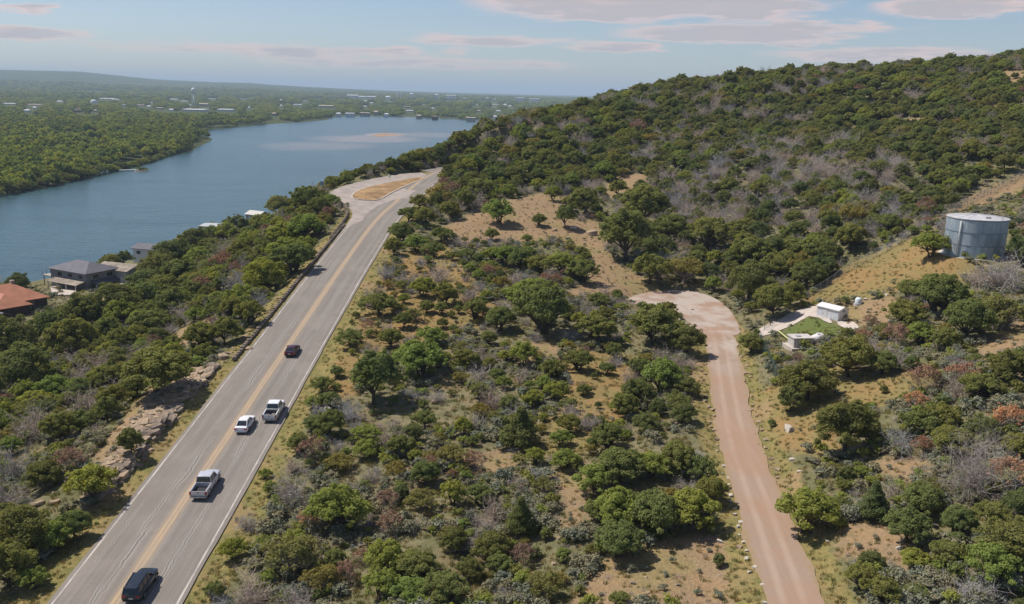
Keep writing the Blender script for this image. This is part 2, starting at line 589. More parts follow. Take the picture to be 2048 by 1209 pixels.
def terrain_raw(x, y):
    x, y = np.asarray(x, float), np.asarray(y, float)
    near = (x > -320) & (x < 1500) & (y < 1000) & (y > -400)
    zh = np.full(x.shape, -6.0)
    if near.any():
        zh[near] = hill(x[near], y[near])
        bump = 0.35 * vnoise(x, y, 9, 1) + 0.22 * vnoise(x, y, 3.7, 2) + 0.7 * vnoise(x, y, 26, 4)
        zh = np.where(near & (zh > 0.3), zh + bump * np.clip((zh - 0.3) / 4, 0, 1), zh)
    z = np.maximum(zh, farland(x, y))
    m = near & (y < 420)
    if m.any():
        xs, ys, zs = x[m], y[m], z[m]
        # turning circle and track
        d, zt, _ = seg_dist(xs, ys, TRC)
        half = 2.9
        k = 1 - sstep(d, half + 0.2, half + 3.0)
        zs = zs * (1 - k) + (zt - 0.12) * k
        dt, _, _ = seg_dist(xs, ys, TURN + [TURN[0]])
        k = np.where(in_poly(xs, ys, TURN), 1.0, 1 - sstep(dt, 0.3, 3.0))
        zs = zs * (1 - k) + 22.84 * k
        # highway bench
        d, zt, side = seg_dist(xs, ys, HWL)
        wide = np.where(side < 0, 13.5, 10.5)
        k = 1 - sstep(d, 7.6, wide)
        zs = zs * (1 - k) + (zt - 0.15) * k
        # road cut: a rock step up on the left
        st_ = sstep(d + 0.9 * vnoise(xs, ys, 4.0, 51), 9.0, 10.0) * (1 - sstep(d, 12, 22)) * sstep(ys, 90, 96) * (1 - sstep(ys, 128, 140)) * (side < 0)
        zs = zs + 1.5 * st_ * (0.75 + 0.35 * vnoise(xs, ys, 7.0, 52))
        # pull-out beside it
        dp, _, _ = seg_dist(xs, ys, PULLOUT + [PULLOUT[0]])
        zp = np.interp(ys, [20, 74, 95, 112, 132, 162, 200, 240, 275, 320, 380], [13.7, 17, 18.3, 19.35, 20.6, 22.6, 25.9, 30.2, 33.6, 36.5, 38])
        k = np.where(in_poly(xs, ys, PULLOUT), 1.0, 1 - sstep(dp, 0.8, 5.0))
        k = np.where(ys > 120, k, 0)
        zs = zs * (1 - k) + (zp - 0.15) * k
        # levelled tank pad and shed pad
        dd = np.hypot(xs - TANK[0], ys - TANK[1])
        k = 1 - sstep(dd, 7.0, 11.0)
        zs = zs * (1 - k) + 36.0 * k
        dd = np.hypot(xs - SHED[0] , ys - SHED[1])
        k = 1 - sstep(dd, 4.0, 7.0)
        zs = zs * (1 - k) + 26.0 * k
        z = z.copy()
        z[m] = zs
    return z


# fine height grid of the near ground, for setting things down on it
GX0, GX1, GY0, GY1, GS = -262.0, 340.0, 36.0, 640.0, 1.0
_gx, _gy = np.meshgrid(np.arange(GX0, GX1 + GS, GS), np.arange(GY0, GY1 + GS, GS))
GZ = terrain_raw(_gx.ravel(), _gy.ravel()).reshape(_gx.shape)


def ground(x, y):
    x, y = np.asarray(x, float), np.asarray(y, float)
    fx = np.clip((x - GX0) / GS, 0, GZ.shape[1] - 1.001)
    fy = np.clip((y - GY0) / GS, 0, GZ.shape[0] - 1.001)
    i, j = fx.astype(int), fy.astype(int)
    a, b = fx - i, fy - j
    return (GZ[j, i] * (1 - a) + GZ[j, i + 1] * a) * (1 - b) + (GZ[j + 1, i] * (1 - a) + GZ[j + 1, i + 1] * a) * b


def on_ground(u, v):
    """where the sight line through a photograph point meets the ground"""
    d = ray(u, v)
    Ys = np.arange(45, 630, 0.5)
    t = Ys / d[1]
    x, z = t * d[0], CAM_H + t * d[2]
    g = ground(x, Ys)
    hit = np.nonzero(z < g)[0]
    if len(hit) == 0:
        return None
    i = hit[0]
    return np.array([x[i], Ys[i], g[i]])


def zone(pts):
    out = []
    for u, v in pts:
        p = on_ground(u, v)
        if p is not None:
            out.append(p)
    return out


Z_SOIL = [zone(p) for p in [
    [(880, 458), (930, 436), (1000, 405), (1085, 388), (1130, 395), (1105, 430), (1150, 445), (1215, 445), (1222, 475), (1200, 500), (1245, 540),
     (1290, 562), (1300, 582), (1250, 602), (1130, 592), (1180, 565), (1188, 520), (1140, 482), (1030, 482), (930, 484)],
    [(1215, 372), (1260, 348), (1290, 350), (1290, 378), (1225, 398)],
    [(1230, 1120), (1330, 1090), (1440, 1080), (1500, 1209), (1150, 1209)],
    [(1880, 440), (1950, 388), (2047, 352), (2047, 372), (1985, 402), (1900, 432)],
    [(1780, 245), (1840, 238), (1838, 246), (1790, 249)], [(1990, 148), (2047, 146), (2047, 170), (1990, 160)],
    [(1960, 700), (2047, 648), (2047, 690), (1990, 725)],
    [(330, 692), (372, 655), (430, 640), (392, 690)],
    [(205, 905), (330, 765), (395, 765), (300, 905), (235, 945), (190, 950)],
    [(1780, 600), (1700, 612), (1710, 650), (1770, 650), (1800, 620)],
    [(1700, 1060), (1790, 1060), (1800, 1120), (1690, 1110)], [(1760, 920), (1830, 930), (1820, 960), (1770, 950)],
    [(1050, 690), (1110, 690), (1105, 712), (1050, 715)], [(955, 925), (1010, 905), (1015, 935), (960, 965)], [(1128, 960), (1152, 950), (1170, 1060), (1130, 1070)],
    [(1390, 720), (1412, 700), (1425, 800), (1400, 830)]]]
Z_GRASS = [zone(p) for p in [
    [(1600, 612), (1715, 528), (1830, 480), (1895, 515), (1952, 540), (1900, 562), (1830, 575), (1690, 602)],
    [(1530, 790), (1660, 740), (1790, 760), (1850, 740), (1850, 780), (1680, 830), (1660, 900), (1560, 900)],
    [(880, 345 + 140), (1000, 640), (780, 690), (700, 790), (640, 800), (700, 620), (780, 520)],
    [(1150, 700), (1260, 720), (1250, 850), (1120, 900)]]]
Z_CLEAR = [zone(p) for p in [
    [(1840, 470), (1890, 420), (1950, 380), (2047, 335), (2047, 425), (2030, 445), (1900, 450)],
    [(1505, 690), (1520, 640), (1600, 600), (1720, 590), (1810, 578), (1790, 640), (1700, 672), (1660, 705), (1560, 790), (1525, 780)],
    [(1530, 800), (1560, 770), (1660, 810), (1850, 740), (1860, 785), (1700, 840), (1640, 890), (1640, 960), (1570, 960)],
    [(0, 705), (0, 590), (80, 560), (200, 545), (300, 525), (300, 585), (230, 612), (150, 640), (60, 700)],
    [(1960, 700), (2047, 640), (2047, 700), (1990, 730)]]]
Z_LAWN = [zone([(1566, 662), (1630, 634), (1672, 652), (1690, 668), (1640, 676), (1590, 676)])]

# ------------------------------------------------------------------ ground sheet
def spaced(parts):
    out = []
    for a, b, s in parts:
        out += list(np.arange(a, b, s))
    return out


def geo_out(a, b, s, g=1.14):
    out = []
    while a < b:
        out.append(a)
        a += s
        s *= g
    return out + [b]


xs = [-x for x in geo_out(262, 45000, 8)][::-1] + spaced([(-260, -160, 5), (-160, -60, 2.2), (-60, 110, 1.3), (110, 200, 3)]) + geo_out(200, 45000, 5)
ys = [-400, -200, -60, 0, 20] + spaced([(34, 165, 1.3), (165, 320, 2.4), (320, 640, 6)]) + geo_out(640, 60000, 9, 1.06)
gx, gy = np.meshgrid(np.array(xs), np.array(ys))
X, Y = gx.ravel(), gy.ravel()
Zg = terrain_raw(X, Y)
nx, ny = len(xs), len(ys)
ii = np.arange(nx * ny).reshape(ny, nx)
faces = np.stack([ii[:-1, :-1], ii[:-1, 1:], ii[1:, 1:], ii[1:, :-1]], -1).reshape(-1, 4)
gme = mesh_np('ground', np.stack([X, Y, Zg], 1), faces, smooth=True)


def soft_zone(x, y, zones, soft):
    r = np.zeros(x.shape)
    for poly in zones:
        if len(poly) < 3:
            continue
        b = np.array(poly)
        m = (x > b[:, 0].min() - soft) & (x < b[:, 0].max() + soft) & (y > b[:, 1].min() - soft) & (y < b[:, 1].max() + soft)
        if not m.any():
            continue
        d, _, _ = seg_dist(x[m], y[m], [(*p[:2], 0) for p in poly] + [(*poly[0][:2], 0)])
        ins = in_poly(x[m], y[m], poly)
        sd = np.where(ins, d, -d)
        r[m] = np.maximum(r[m], sstep(sd, -soft, soft * 0.5))
    return r


nearm = (X > -262) & (X < 340) & (Y < 640) & (Y > 30)
for nm, zn, soft in (('soil', Z_SOIL, 4.5), ('meadow', Z_GRASS, 6.0), ('lawn', Z_LAWN, 0.8)):
    a = gme.attributes.new(nm, 'FLOAT', 'POINT')
    val = np.zeros(len(X))
    val[nearm] = soft_zone(X[nearm], Y[nearm], zn, soft)
    a.data.foreach_set('value', val.astype(np.float32))
# verge: dry grass along the highway and the track
dv, _, _ = seg_dist(X, Y, HWL)
dt, _, _ = seg_dist(X, Y, TRC)
verge = np.maximum(1 - sstep(dv, 8.5, 12.0), 1 - sstep(dt, 3.5, 6.5))
a = gme.attributes.new('verge', 'FLOAT', 'POINT')
a.data.foreach_set('value', verge.astype(np.float32))
a = gme.attributes.new('far', 'FLOAT', 'POINT')
a.data.foreach_set('value', np.where((Y > 660) | (X < -270), 1.0, 0.0).astype(np.float32))

gm = bpy.data.materials.new('hillside_ground')
gm.use_nodes = True
t = NT(gm.node_tree)
b = t.n['Principled BSDF']
b.inputs['Roughness'].default_value = 1.0
b.inputs['Specular IOR Level'].default_value = 0.05
tc = t.node('ShaderNodeTexCoord').outputs['Object']
at = lambda nm: t.node('ShaderNodeAttribute', attribute_name=nm).outputs['Fac']
nA, nB, nC, nD = t.noise(tc, 0.09, 3, 0.6), t.noise(tc, 0.45, 4, 0.68), t.noise(tc, 2.6, 3, 0.7), t.noise(tc, 0.022, 2, 0.5)
scrub = t.mix(t.ramp(nB, 0.35, 0.65), (0.150, 0.146, 0.072), (0.245, 0.207, 0.118))
scrub = t.mix(t.math('MULTIPLY', t.ramp(nA, 0.54, 0.68), 0.6), scrub, (0.31, 0.215, 0.130))
scrub = t.mix(t.math('MULTIPLY', t.ramp(nD, 0.45, 0.6), 0.5), scrub, (0.140, 0.140, 0.060))
soil = t.mix(t.ramp(nB, 0.3, 0.7), (0.345, 0.225, 0.120), (0.30, 0.215, 0.13))
soil = t.mix(t.math('MULTIPLY', t.ramp(nA, 0.5, 0.62), 0.7), soil, (0.28, 0.225, 0.10))
meadow = t.mix(t.ramp(nA, 0.4, 0.6), (0.31, 0.20, 0.085), (0.255, 0.20, 0.082))
meadow = t.mix(t.math('MULTIPLY', t.ramp(nB, 0.55, 0.75), 0.45), meadow, (0.195, 0.175, 0.065))
verg = t.mix(t.ramp(nB, 0.4, 0.62), (0.29, 0.225, 0.090), (0.195, 0.180, 0.065))
verg = t.mix(t.math('MULTIPLY', t.ramp(nA, 0.5, 0.66), 0.7), verg, (0.36, 0.24, 0.135))
edge = lambda f: t.ramp(t.math('ADD', f, t.math('ADD', t.math('MULTIPLY', t.math('SUBTRACT', nB, 0.5), 0.9), t.math('MULTIPLY', t.math('SUBTRACT', nA, 0.5), 1.4))), 0.3, 0.7)
col = t.mix(edge(at('meadow')), scrub, meadow)
col = t.mix(edge(at('soil')), col, soil)
col = t.mix(edge(at('verge')), col, verg)
col = t.mix(at('lawn'), col, (0.135, 0.165, 0.050))
fl = t.mix(t.ramp(t.noise(tc, 0.006, 2, 0.6), 0.4, 0.62), (0.055, 0.078, 0.028), (0.085, 0.095, 0.04))
fl = t.mix(t.math('MULTIPLY', t.ramp(nD, 0.62, 0.72), 0.6), fl, (0.19, 0.175, 0.10))
col = t.mix(at('far'), col, fl)
col = t.mix(t.math('MULTIPLY', t.ramp(nC, 0.3, 0.75), 0.55), col, t.mix(1.0, col, (0.55, 0.56, 0.56), 'MULTIPLY'))
t.put(b.inputs['Base Color'], col)
bp = t.node('ShaderNodeBump', i_Height=nC)
bp.inputs['Strength'].default_value = 0.7
bp.inputs['Distance'].default_value = 0.35
t.put(b.inputs['Normal'], bp.outputs[0])
g_o = add('ground', gme, gm)
tag(g_o, kind='structure')

# ------------------------------------------------------------------ lake
wm = bpy.data.materials.new('lake_water')
wm.use_nodes = True
t = NT(wm.node_tree)
b = t.n['Principled BSDF']
tc = t.node('ShaderNodeTexCoord').outputs['Object']
shoal = None
for (u, v, hw_, hh_, st) in ((772, 270, 34, 40, 1.0), (735, 278, 80, 70, .55), (640, 292, 70, 60, .35), (860, 270, 60, 60, .35)):
    p = at_z(u, v, 0)
    sp = t.node('ShaderNodeSeparateXYZ', i_0=tc)
    dx = t.math('DIVIDE', t.math('SUBTRACT', sp.outputs[0], float(p[0])), float(hw_))
    dy = t.math('DIVIDE', t.math('SUBTRACT', sp.outputs[1], float(p[1])), float(hh_) * 1.6)
    r2 = t.math('ADD', t.math('MULTIPLY', dx, dx), t.math('MULTIPLY', dy, dy))
    r2 = t.math('ADD', r2, t.math('MULTIPLY', t.math('SUBTRACT', t.noise(tc, 0.03, 4, 0.6), 0.5), 1.5))
    m = t.ramp(r2, 1.3, 0.1, 0, st)
    shoal = m if shoal is None else t.math('MAXIMUM', shoal, m)
wcol = t.mix(t.ramp(t.noise(tc, 0.006, 3, 0.5), 0.35, 0.65), (0.028, 0.070, 0.076), (0.040, 0.088, 0.094))
wst = t.noise(t.scale_vec(tc, (0.0035, 0.022, 1)), 1.0, 3, 0.6)
wcol = t.mix(t.math('MULTIPLY', t.ramp(wst, 0.5, 0.72), 0.55), wcol, (0.018, 0.050, 0.060))
wcol = t.mix(shoal, wcol, (0.36, 0.27, 0.21))
t.put(b.inputs['Base Color'], wcol)
b.inputs['Roughness'].default_value = 0.22
b.inputs['Specular IOR Level'].default_value = 0.42
wv = t.math('ADD', t.noise(t.scale_vec(tc, (0.6, 1.0, 1.0)), 0.22, 4, 0.65), t.math('MULTIPLY', t.noise(tc, 0.03, 2, 0.5), 1.2))
bp = t.node('ShaderNodeBump', i_Height=wv)
bp.inputs['Strength'].default_value = 0.55
bp.inputs['Distance'].default_value = 1.4
t.put(b.inputs['Normal'], bp.outputs[0])
wme = mesh_np('lake', np.array([(-2500, -300, 0), (2600, -300, 0), (2600, 2700, 0), (-2500, 2700, 0)], float), np.array([[0, 1, 2, 3]]))
tag(add('lake', wme, wm), kind='structure')
# sandbar just breaking the surface
sb = at_z(772, 270, 0)
nn = 40
pts = [(sb[0], sb[1], 0.35)]
for ring, (k, z) in enumerate(((0.45, 0.3), (0.8, 0.12), (1.0, -0.3))):
    for i in range(nn):
        a_ = 2 * math.pi * i / nn
        rr = k * (1 + 0.25 * math.sin(3 * a_ + 1) + 0.12 * math.sin(7 * a_))
        pts.append((sb[0] + 22 * rr * math.cos(a_), sb[1] + 60 * rr * math.sin(a_), z))
fs = [(0, 1 + i, 1 + (i + 1) % nn) for i in range(nn)]
for r_ in range(2):
    fs += [(1 + r_ * nn + i, 1 + (r_ + 1) * nn + i, 1 + (r_ + 1) * nn + (i + 1) % nn, 1 + r_ * nn + (i + 1) % nn) for i in range(nn)]
tag(add('sandbar', mesh_np('sandbar', pts, fs, True), principled('wet_sand', (0.30, 0.20, 0.13), 0.9, vary=0.35, vscale=0.08, coord='Object')), kind='structure')


# ------------------------------------------------------------------ roads
def ribbon(name, line, offs, lift, mat, crown=0.0, parent=None, kind='structure', jag=0.0):
    """strip along a centre line; offs = offsets to the right; uv = metres across and along"""
    line = np.asarray(line)
    tan = np.gradient(line[:, :2], axis=0)
    tan /= np.linalg.norm(tan, axis=1)[:, None]
    nrm = np.stack([tan[:, 1], -tan[:, 0]], 1)
    s = np.concatenate([[0], np.cumsum(np.linalg.norm(np.diff(line[:, :2], axis=0), axis=1))])
    vs, uv = [], []
    k = len(offs)
    for i, p in enumerate(line):
        for q, o in enumerate(offs):
            oo = o + (jag * float(vnoise(p[0] + o * 31, p[1], 5.0, 9) * .6 + vnoise(p[0] + o * 31, p[1], 1.6, 19) * .4) if q in (0, k - 1) else 0)
            vs.append((p[0] + nrm[i, 0] * oo, p[1] + nrm[i, 1] * oo, p[2] + lift - crown * abs(oo)))
            uv.append((oo, s[i]))
    fs = np.array([(i * k + j, i * k + j + 1, (i + 1) * k + j + 1, (i + 1) * k + j) for i in range(len(line) - 1) for j in range(k - 1)])
    me = mesh_np(name, np.array(vs), fs, True)
    lay = me.uv_layers.new(name='metres')
    li = np.zeros(len(me.loops), np.int32)
    me.loops.foreach_get('vertex_index', li)
    lay.data.foreach_set('uv', np.array(uv, np.float32)[li].ravel())
    o = add(name, me, mat, parent)
    if kind and parent is None:
        tag(o, kind=kind)
    return o


am = bpy.data.materials.new('worn_asphalt')
am.use_nodes = True
t = NT(am.node_tree)
b = t.n['Principled BSDF']
b.inputs['Roughness'].default_value = 0.9
b.inputs['Specular IOR Level'].default_value = 0.2
uvn = t.node('ShaderNodeUVMap', uv_map='metres').outputs[0]
tc = t.node('ShaderNodeTexCoord').outputs['Object']
su = t.node('ShaderNodeSeparateXYZ', i_0=uvn)
across = su.outputs[0]
str1 = t.noise(t.scale_vec(uvn, (1.6, 0.035, 1)), 1.0, 4, 0.65)
str2 = t.noise(t.scale_vec(uvn, (4.5, 0.10, 1)), 1.0, 4, 0.7)
fine = t.noise(tc, 5.0, 4, 0.7)
col = t.mix(t.ramp(str1, 0.30, 0.72), (0.192, 0.168, 0.143), (0.246, 0.215, 0.182))
col = t.mix(t.math('MULTIPLY', t.ramp(str2, 0.55, 0.8), 0.3), col, (0.215, 0.19, 0.165))
col = t.mix(t.math('MULTIPLY', t.ramp(t.noise(tc, 0.12, 4, 0.6), 0.45, 0.65), 0.35), col, (0.30, 0.262, 0.226))
# polished wheel paths, darker
wob = t.math('MULTIPLY', t.math('SUBTRACT', t.noise(t.scale_vec(uvn, (0.0, 0.06, 0)), 1.0, 3, 0.6), 0.5), 1.4)
ac = t.math('ADD', across, wob)
for x0, wd, k in ((-2.2, 0.5, 0.35), (-4.1, 0.55, 0.25), (1.5, 0.5, 0.3), (3.5, 0.55, 0.35)):
    dd = t.math('ABSOLUTE', t.math('SUBTRACT', ac, x0))
    col = t.mix(t.math('MULTIPLY', t.ramp(dd, wd, 0.0), k), col, (0.195, 0.175, 0.156))
# faded yellow spread round the centre line
band = t.math('MULTIPLY', t.ramp(t.math('ABSOLUTE', across), 0.95, 0.25), t.ramp(str2, 0.25, 0.6, 0.2, 0.6))
col = t.mix(band, col, (0.42, 0.295, 0.175))
# long cracks with pale, ravelled edges
for x0, sd_, wd in ((-1.9, 0.7, 0.075), (-2.35, 1.3, 0.05), (2.7, 2.1, 0.06), (3.1, 3.7, 0.05), (-4.6, 5.1, 0.04), (4.8, 6.3, 0.04), (0.9, 7.9, 0.035)):
    wv_ = t.noise(t.scale_vec(t.node('ShaderNodeVectorMath', operation='ADD', i_0=uvn, i_1=(sd_ * 10, sd_ * 30, 0)).outputs[0], (0.0, 0.16, 0)), 1.0, 6, 0.7)
    pos = t.math('ADD', across, t.math('MULTIPLY', t.math('SUBTRACT', wv_, 0.5), 1.7))
    dd = t.math('ABSOLUTE', t.math('SUBTRACT', pos, x0))
    on = t.ramp(t.noise(t.scale_vec(t.node('ShaderNodeVectorMath', operation='ADD', i_0=uvn, i_1=(0, sd_ * 17, 0)).outputs[0], (0.0, 0.05, 0)), 1.0, 4, 0.7), 0.42, 0.55)
    col = t.mix(t.math('MULTIPLY', t.math('MULTIPLY', t.ramp(dd, wd * 6, wd), on), 0.5), col, (0.43, 0.39, 0.34))
    col = t.mix(t.math('MULTIPLY', t.math('MULTIPLY', t.ramp(dd, wd * 2.0, wd * 0.8), on), 0.8), col, (0.11, 0.10, 0.09))
col = t.mix(t.math('MULTIPLY', t.ramp(fine, 0.35, 0.7), 0.35), col, t.mix(1.0, col, (0.72, 0.72, 0.72), 'MULTIPLY'))
t.put(b.inputs['Base Color'], col)
bp = t.node('ShaderNodeBump', i_Height=fine)
bp.inputs['Strength'].default_value = 0.3
bp.inputs['Distance'].default_value = 0.03
t.put(b.inputs['Normal'], bp.outputs[0])
ribbon('highway', HWL, [-6.35, -5, -3.5, -2, -1, 0, 1, 2, 3.5, 5, 6.35], 0.06, am, crown=0.012, jag=0.14)


def paint(name, color, wear_lo, wear_hi, under):
    m = bpy.data.materials.new(name)
    m.use_nodes = True
    t = NT(m.node_tree)
    b = t.n['Principled BSDF']
    b.inputs['Roughness'].default_value = 0.8
    uvn = t.node('ShaderNodeUVMap', uv_map='metres').outputs[0]
    n_ = t.noise(t.scale_vec(uvn, (3.0, 0.35, 1)), 1.0, 6, 0.75)
    t.put(b.inputs['Base Color'], t.mix(t.ramp(n_, wear_lo, wear_hi), color, under))
    return m


P_white = paint('worn_white_paint', (0.52, 0.475, 0.42), 0.38, 0.58, (0.32, 0.285, 0.25))
P_yellow = paint('worn_yellow_paint', (0.42, 0.295, 0.16), 0.34, 0.58, (0.345, 0.262, 0.18))
ribbon('edge_line_left', HWL, [-5.95, -5.75], 0.066, P_white, crown=0.012, jag=0.02)
ribbon('edge_line_right', HWL, [5.75, 5.95], 0.066, P_white, crown=0.012, jag=0.02)
ribbon('centre_line_left', HWL, [-0.36, -0.06], 0.066, P_yellow, crown=0.012, jag=0.04)
ribbon('centre_line_right', HWL, [0.10, 0.40], 0.066, P_yellow, crown=0.012, jag=0.04)


def sheet(name, pts, mat, lift=0.0, kind='structure', follow=True, step=1.2, parent=None):
    """flat-lying patch of ground filled as a fine grid that follows the surface"""
    bm = bmesh.new()
    vs = [bm.verts.new((p[0], p[1], 0)) for p in pts]
    bm.faces.new(vs)
    b_ = np.array(pts)
    for ax in (0, 1):
        for c in np.arange(b_[:, ax].min() + step, b_[:, ax].max(), step):
            co = [0, 0, 0]
            no = [0, 0, 0]
            co[ax] = c
            no[ax] = 1
            bmesh.ops.bisect_plane(bm, geom=bm.verts[:] + bm.edges[:] + bm.faces[:], plane_co=co, plane_no=no)
    bmesh.ops.recalc_face_normals(bm, faces=bm.faces)
    co = np.array([v.co[:] for v in bm.verts])
    z = follow(co[:, 0], co[:, 1]) if callable(follow) else ground(co[:, 0], co[:, 1])
    for v, zz in zip(bm.verts, z):
        v.co.z = zz + lift
    if bm.faces and sum(f.normal.z for f in bm.faces) < 0:
        bmesh.ops.reverse_faces(bm, faces=bm.faces)
    me = bpy.data.meshes.new(name)
    bm.to_mesh(me)
    bm.free()
    o = add(name, me, mat, parent)
    if kind and parent is None:
        tag(o, kind=kind)
    return o


def round_pts(pts, n=2):
    pts = [np.array(p, float) for p in pts]
    for _ in range(n):
        q = []
        for i in range(len(pts)):
            a, b_ = pts[i], pts[(i + 1) % len(pts)]
            q += [0.75 * a + 0.25 * b_, 0.25 * a + 0.75 * b_]
        pts = q
    return pts


hwz = lambda x, y: np.array([HW_Z(v) for v in np.atleast_1d(y)])
M['pale_asphalt'] = principled('pale_asphalt', (0.325, 0.275, 0.238), 0.95, vary=0.16, vscale=0.35, bump=0.2, bscale=6)
sheet('pullout_pavement', round_pts(PULLOUT, 1), M['pale_asphalt'], 0.03 - 0.07, follow=hwz)
M['island_grass'] = principled('dry_island_grass', (0.285, 0.180, 0.085), 1.0, vary=0.35, vscale=0.25, bump=0.8, bscale=3)
isl = round_pts(ISLAND, 2)
ic = np.mean(isl, 0)
isd = lambda x, y: hwz(x, y) + 0.12 + 0.25 * sstep(seg_dist(x, y, isl + [isl[0]])[0], 0, 3)
sheet('island_verge', isl, M['island_grass'], 0.0, follow=isd)
M['kerb'] = principled('pale_kerb', (0.50, 0.44, 0.37), 0.9, vary=0.2, vscale=1)
kp = isl + [isl[0]]
mb = MB()
for a_, c_ in zip(kp[:-1], kp[1:]):
    d_ = Vector((c_[0] - a_[0], c_[1] - a_[1], 0)).normalized()
    n_ = Vector((d_.y, -d_.x, 0)) * 0.18
    za, zc = HW_Z(a_[1]), HW_Z(c_[1])
    mb.hexa([(a_[0] - n_.x, a_[1] - n_.y, za - 0.05), (a_[0] + n_.x, a_[1] + n_.y, za - 0.05), (c_[0] + n_.x, c_[1] + n_.y, zc - 0.05), (c_[0] - n_.x, c_[1] - n_.y, zc - 0.05),
             (a_[0] - n_.x, a_[1] - n_.y, za + 0.17), (a_[0] + n_.x, a_[1] + n_.y, za + 0.17), (c_[0] + n_.x, c_[1] + n_.y, zc + 0.17), (c_[0] - n_.x, c_[1] - n_.y, zc + 0.17)])
tag(mb.build('island_kerb', M['kerb']), kind='structure')

# gravel track
tm = bpy.data.materials.new('caliche_gravel')
tm.use_nodes = True
t = NT(tm.node_tree)
b = t.n['Principled BSDF']
b.inputs['Roughness'].default_value = 0.95
b.inputs['Specular IOR Level'].default_value = 0.1
tc = t.node('ShaderNodeTexCoord').outputs['Object']
a1, a2, a3 = t.noise(tc, 0.12, 5, 0.6), t.noise(tc, 1.3, 5, 0.65), t.noise(t.scale_vec(tc, (1.5, 0.12, 1)), 1.0, 4, 0.6)
col = t.mix(t.ramp(a1, 0.38, 0.62), (0.330, 0.215, 0.146), (0.310, 0.225, 0.165))
col = t.mix(t.math('MULTIPLY', t.ramp(a3, 0.45, 0.7), 0.45), col, (0.35, 0.268, 0.208))
col = t.mix(t.math('MULTIPLY', t.ramp(a2, 0.5, 0.75), 0.4), col, (0.29, 0.195, 0.135))
grey = t.math('MULTIPLY', t.ramp(t.node('ShaderNodeSeparateXYZ', i_0=tc).outputs[1], 128, 150), t.ramp(t.noise(tc, 0.2, 4, 0.6), 0.40, 0.6))
col = t.mix(t.math('MULTIPLY', grey, 0.75), col, (0.435, 0.375, 0.325))
tu = t.node('ShaderNodeSeparateXYZ', i_0=t.node('ShaderNodeUVMap', uv_map='metres').outputs[0]).outputs[0]
for x0 in (-1.05, 0.75):
    col = t.mix(t.math('MULTIPLY', t.ramp(t.math('ABSOLUTE', t.math('SUBTRACT', tu, x0)), 0.55, 0.1), t.ramp(a1, 0.3, 0.6, 0.1, 0.5)), col, (0.43, 0.325, 0.25))
col = t.mix(t.math('MULTIPLY', t.math('MULTIPLY', t.ramp(t.math('ABSOLUTE', tu), 2.0, 2.7), t.ramp(t.node('ShaderNodeSeparateXYZ', i_0=tc).outputs[1], 156, 146)), t.ramp(a2, 0.35, 0.6)), col, (0.30, 0.215, 0.115))
t.put(b.inputs['Base Color'], col)
bp = t.node('ShaderNodeBump', i_Height=t.noise(tc, 6, 4, 0.7))
bp.inputs['Strength'].default_value = 0.35
bp.inputs['Distance'].default_value = 0.06
t.put(b.inputs['Normal'], bp.outputs[0])
tl = smooth_line(TRC, 1.5)
wl = np.interp(tl[:, 1], TRC[:, 1], [np.linalg.norm(b_ - a_) / 2 for a_, b_ in TRL])
me_o = ribbon('gravel_track', smooth_line(TRC, 0.7), [-2.75, -1.6, -0.6, 0.6, 1.6, 2.75], 0.02, tm, jag=0.6)
sheet('turning_circle', round_pts(TURN, 2), tm, 0.045)

# ------------------------------------------------------------------ things: water works
def cyl_pts(r, n, z, cx=0, cy=0):
    return [(cx + r * math.cos(2 * math.pi * i / n), cy + r * math.sin(2 * math.pi * i / n), z) for i in range(n)]


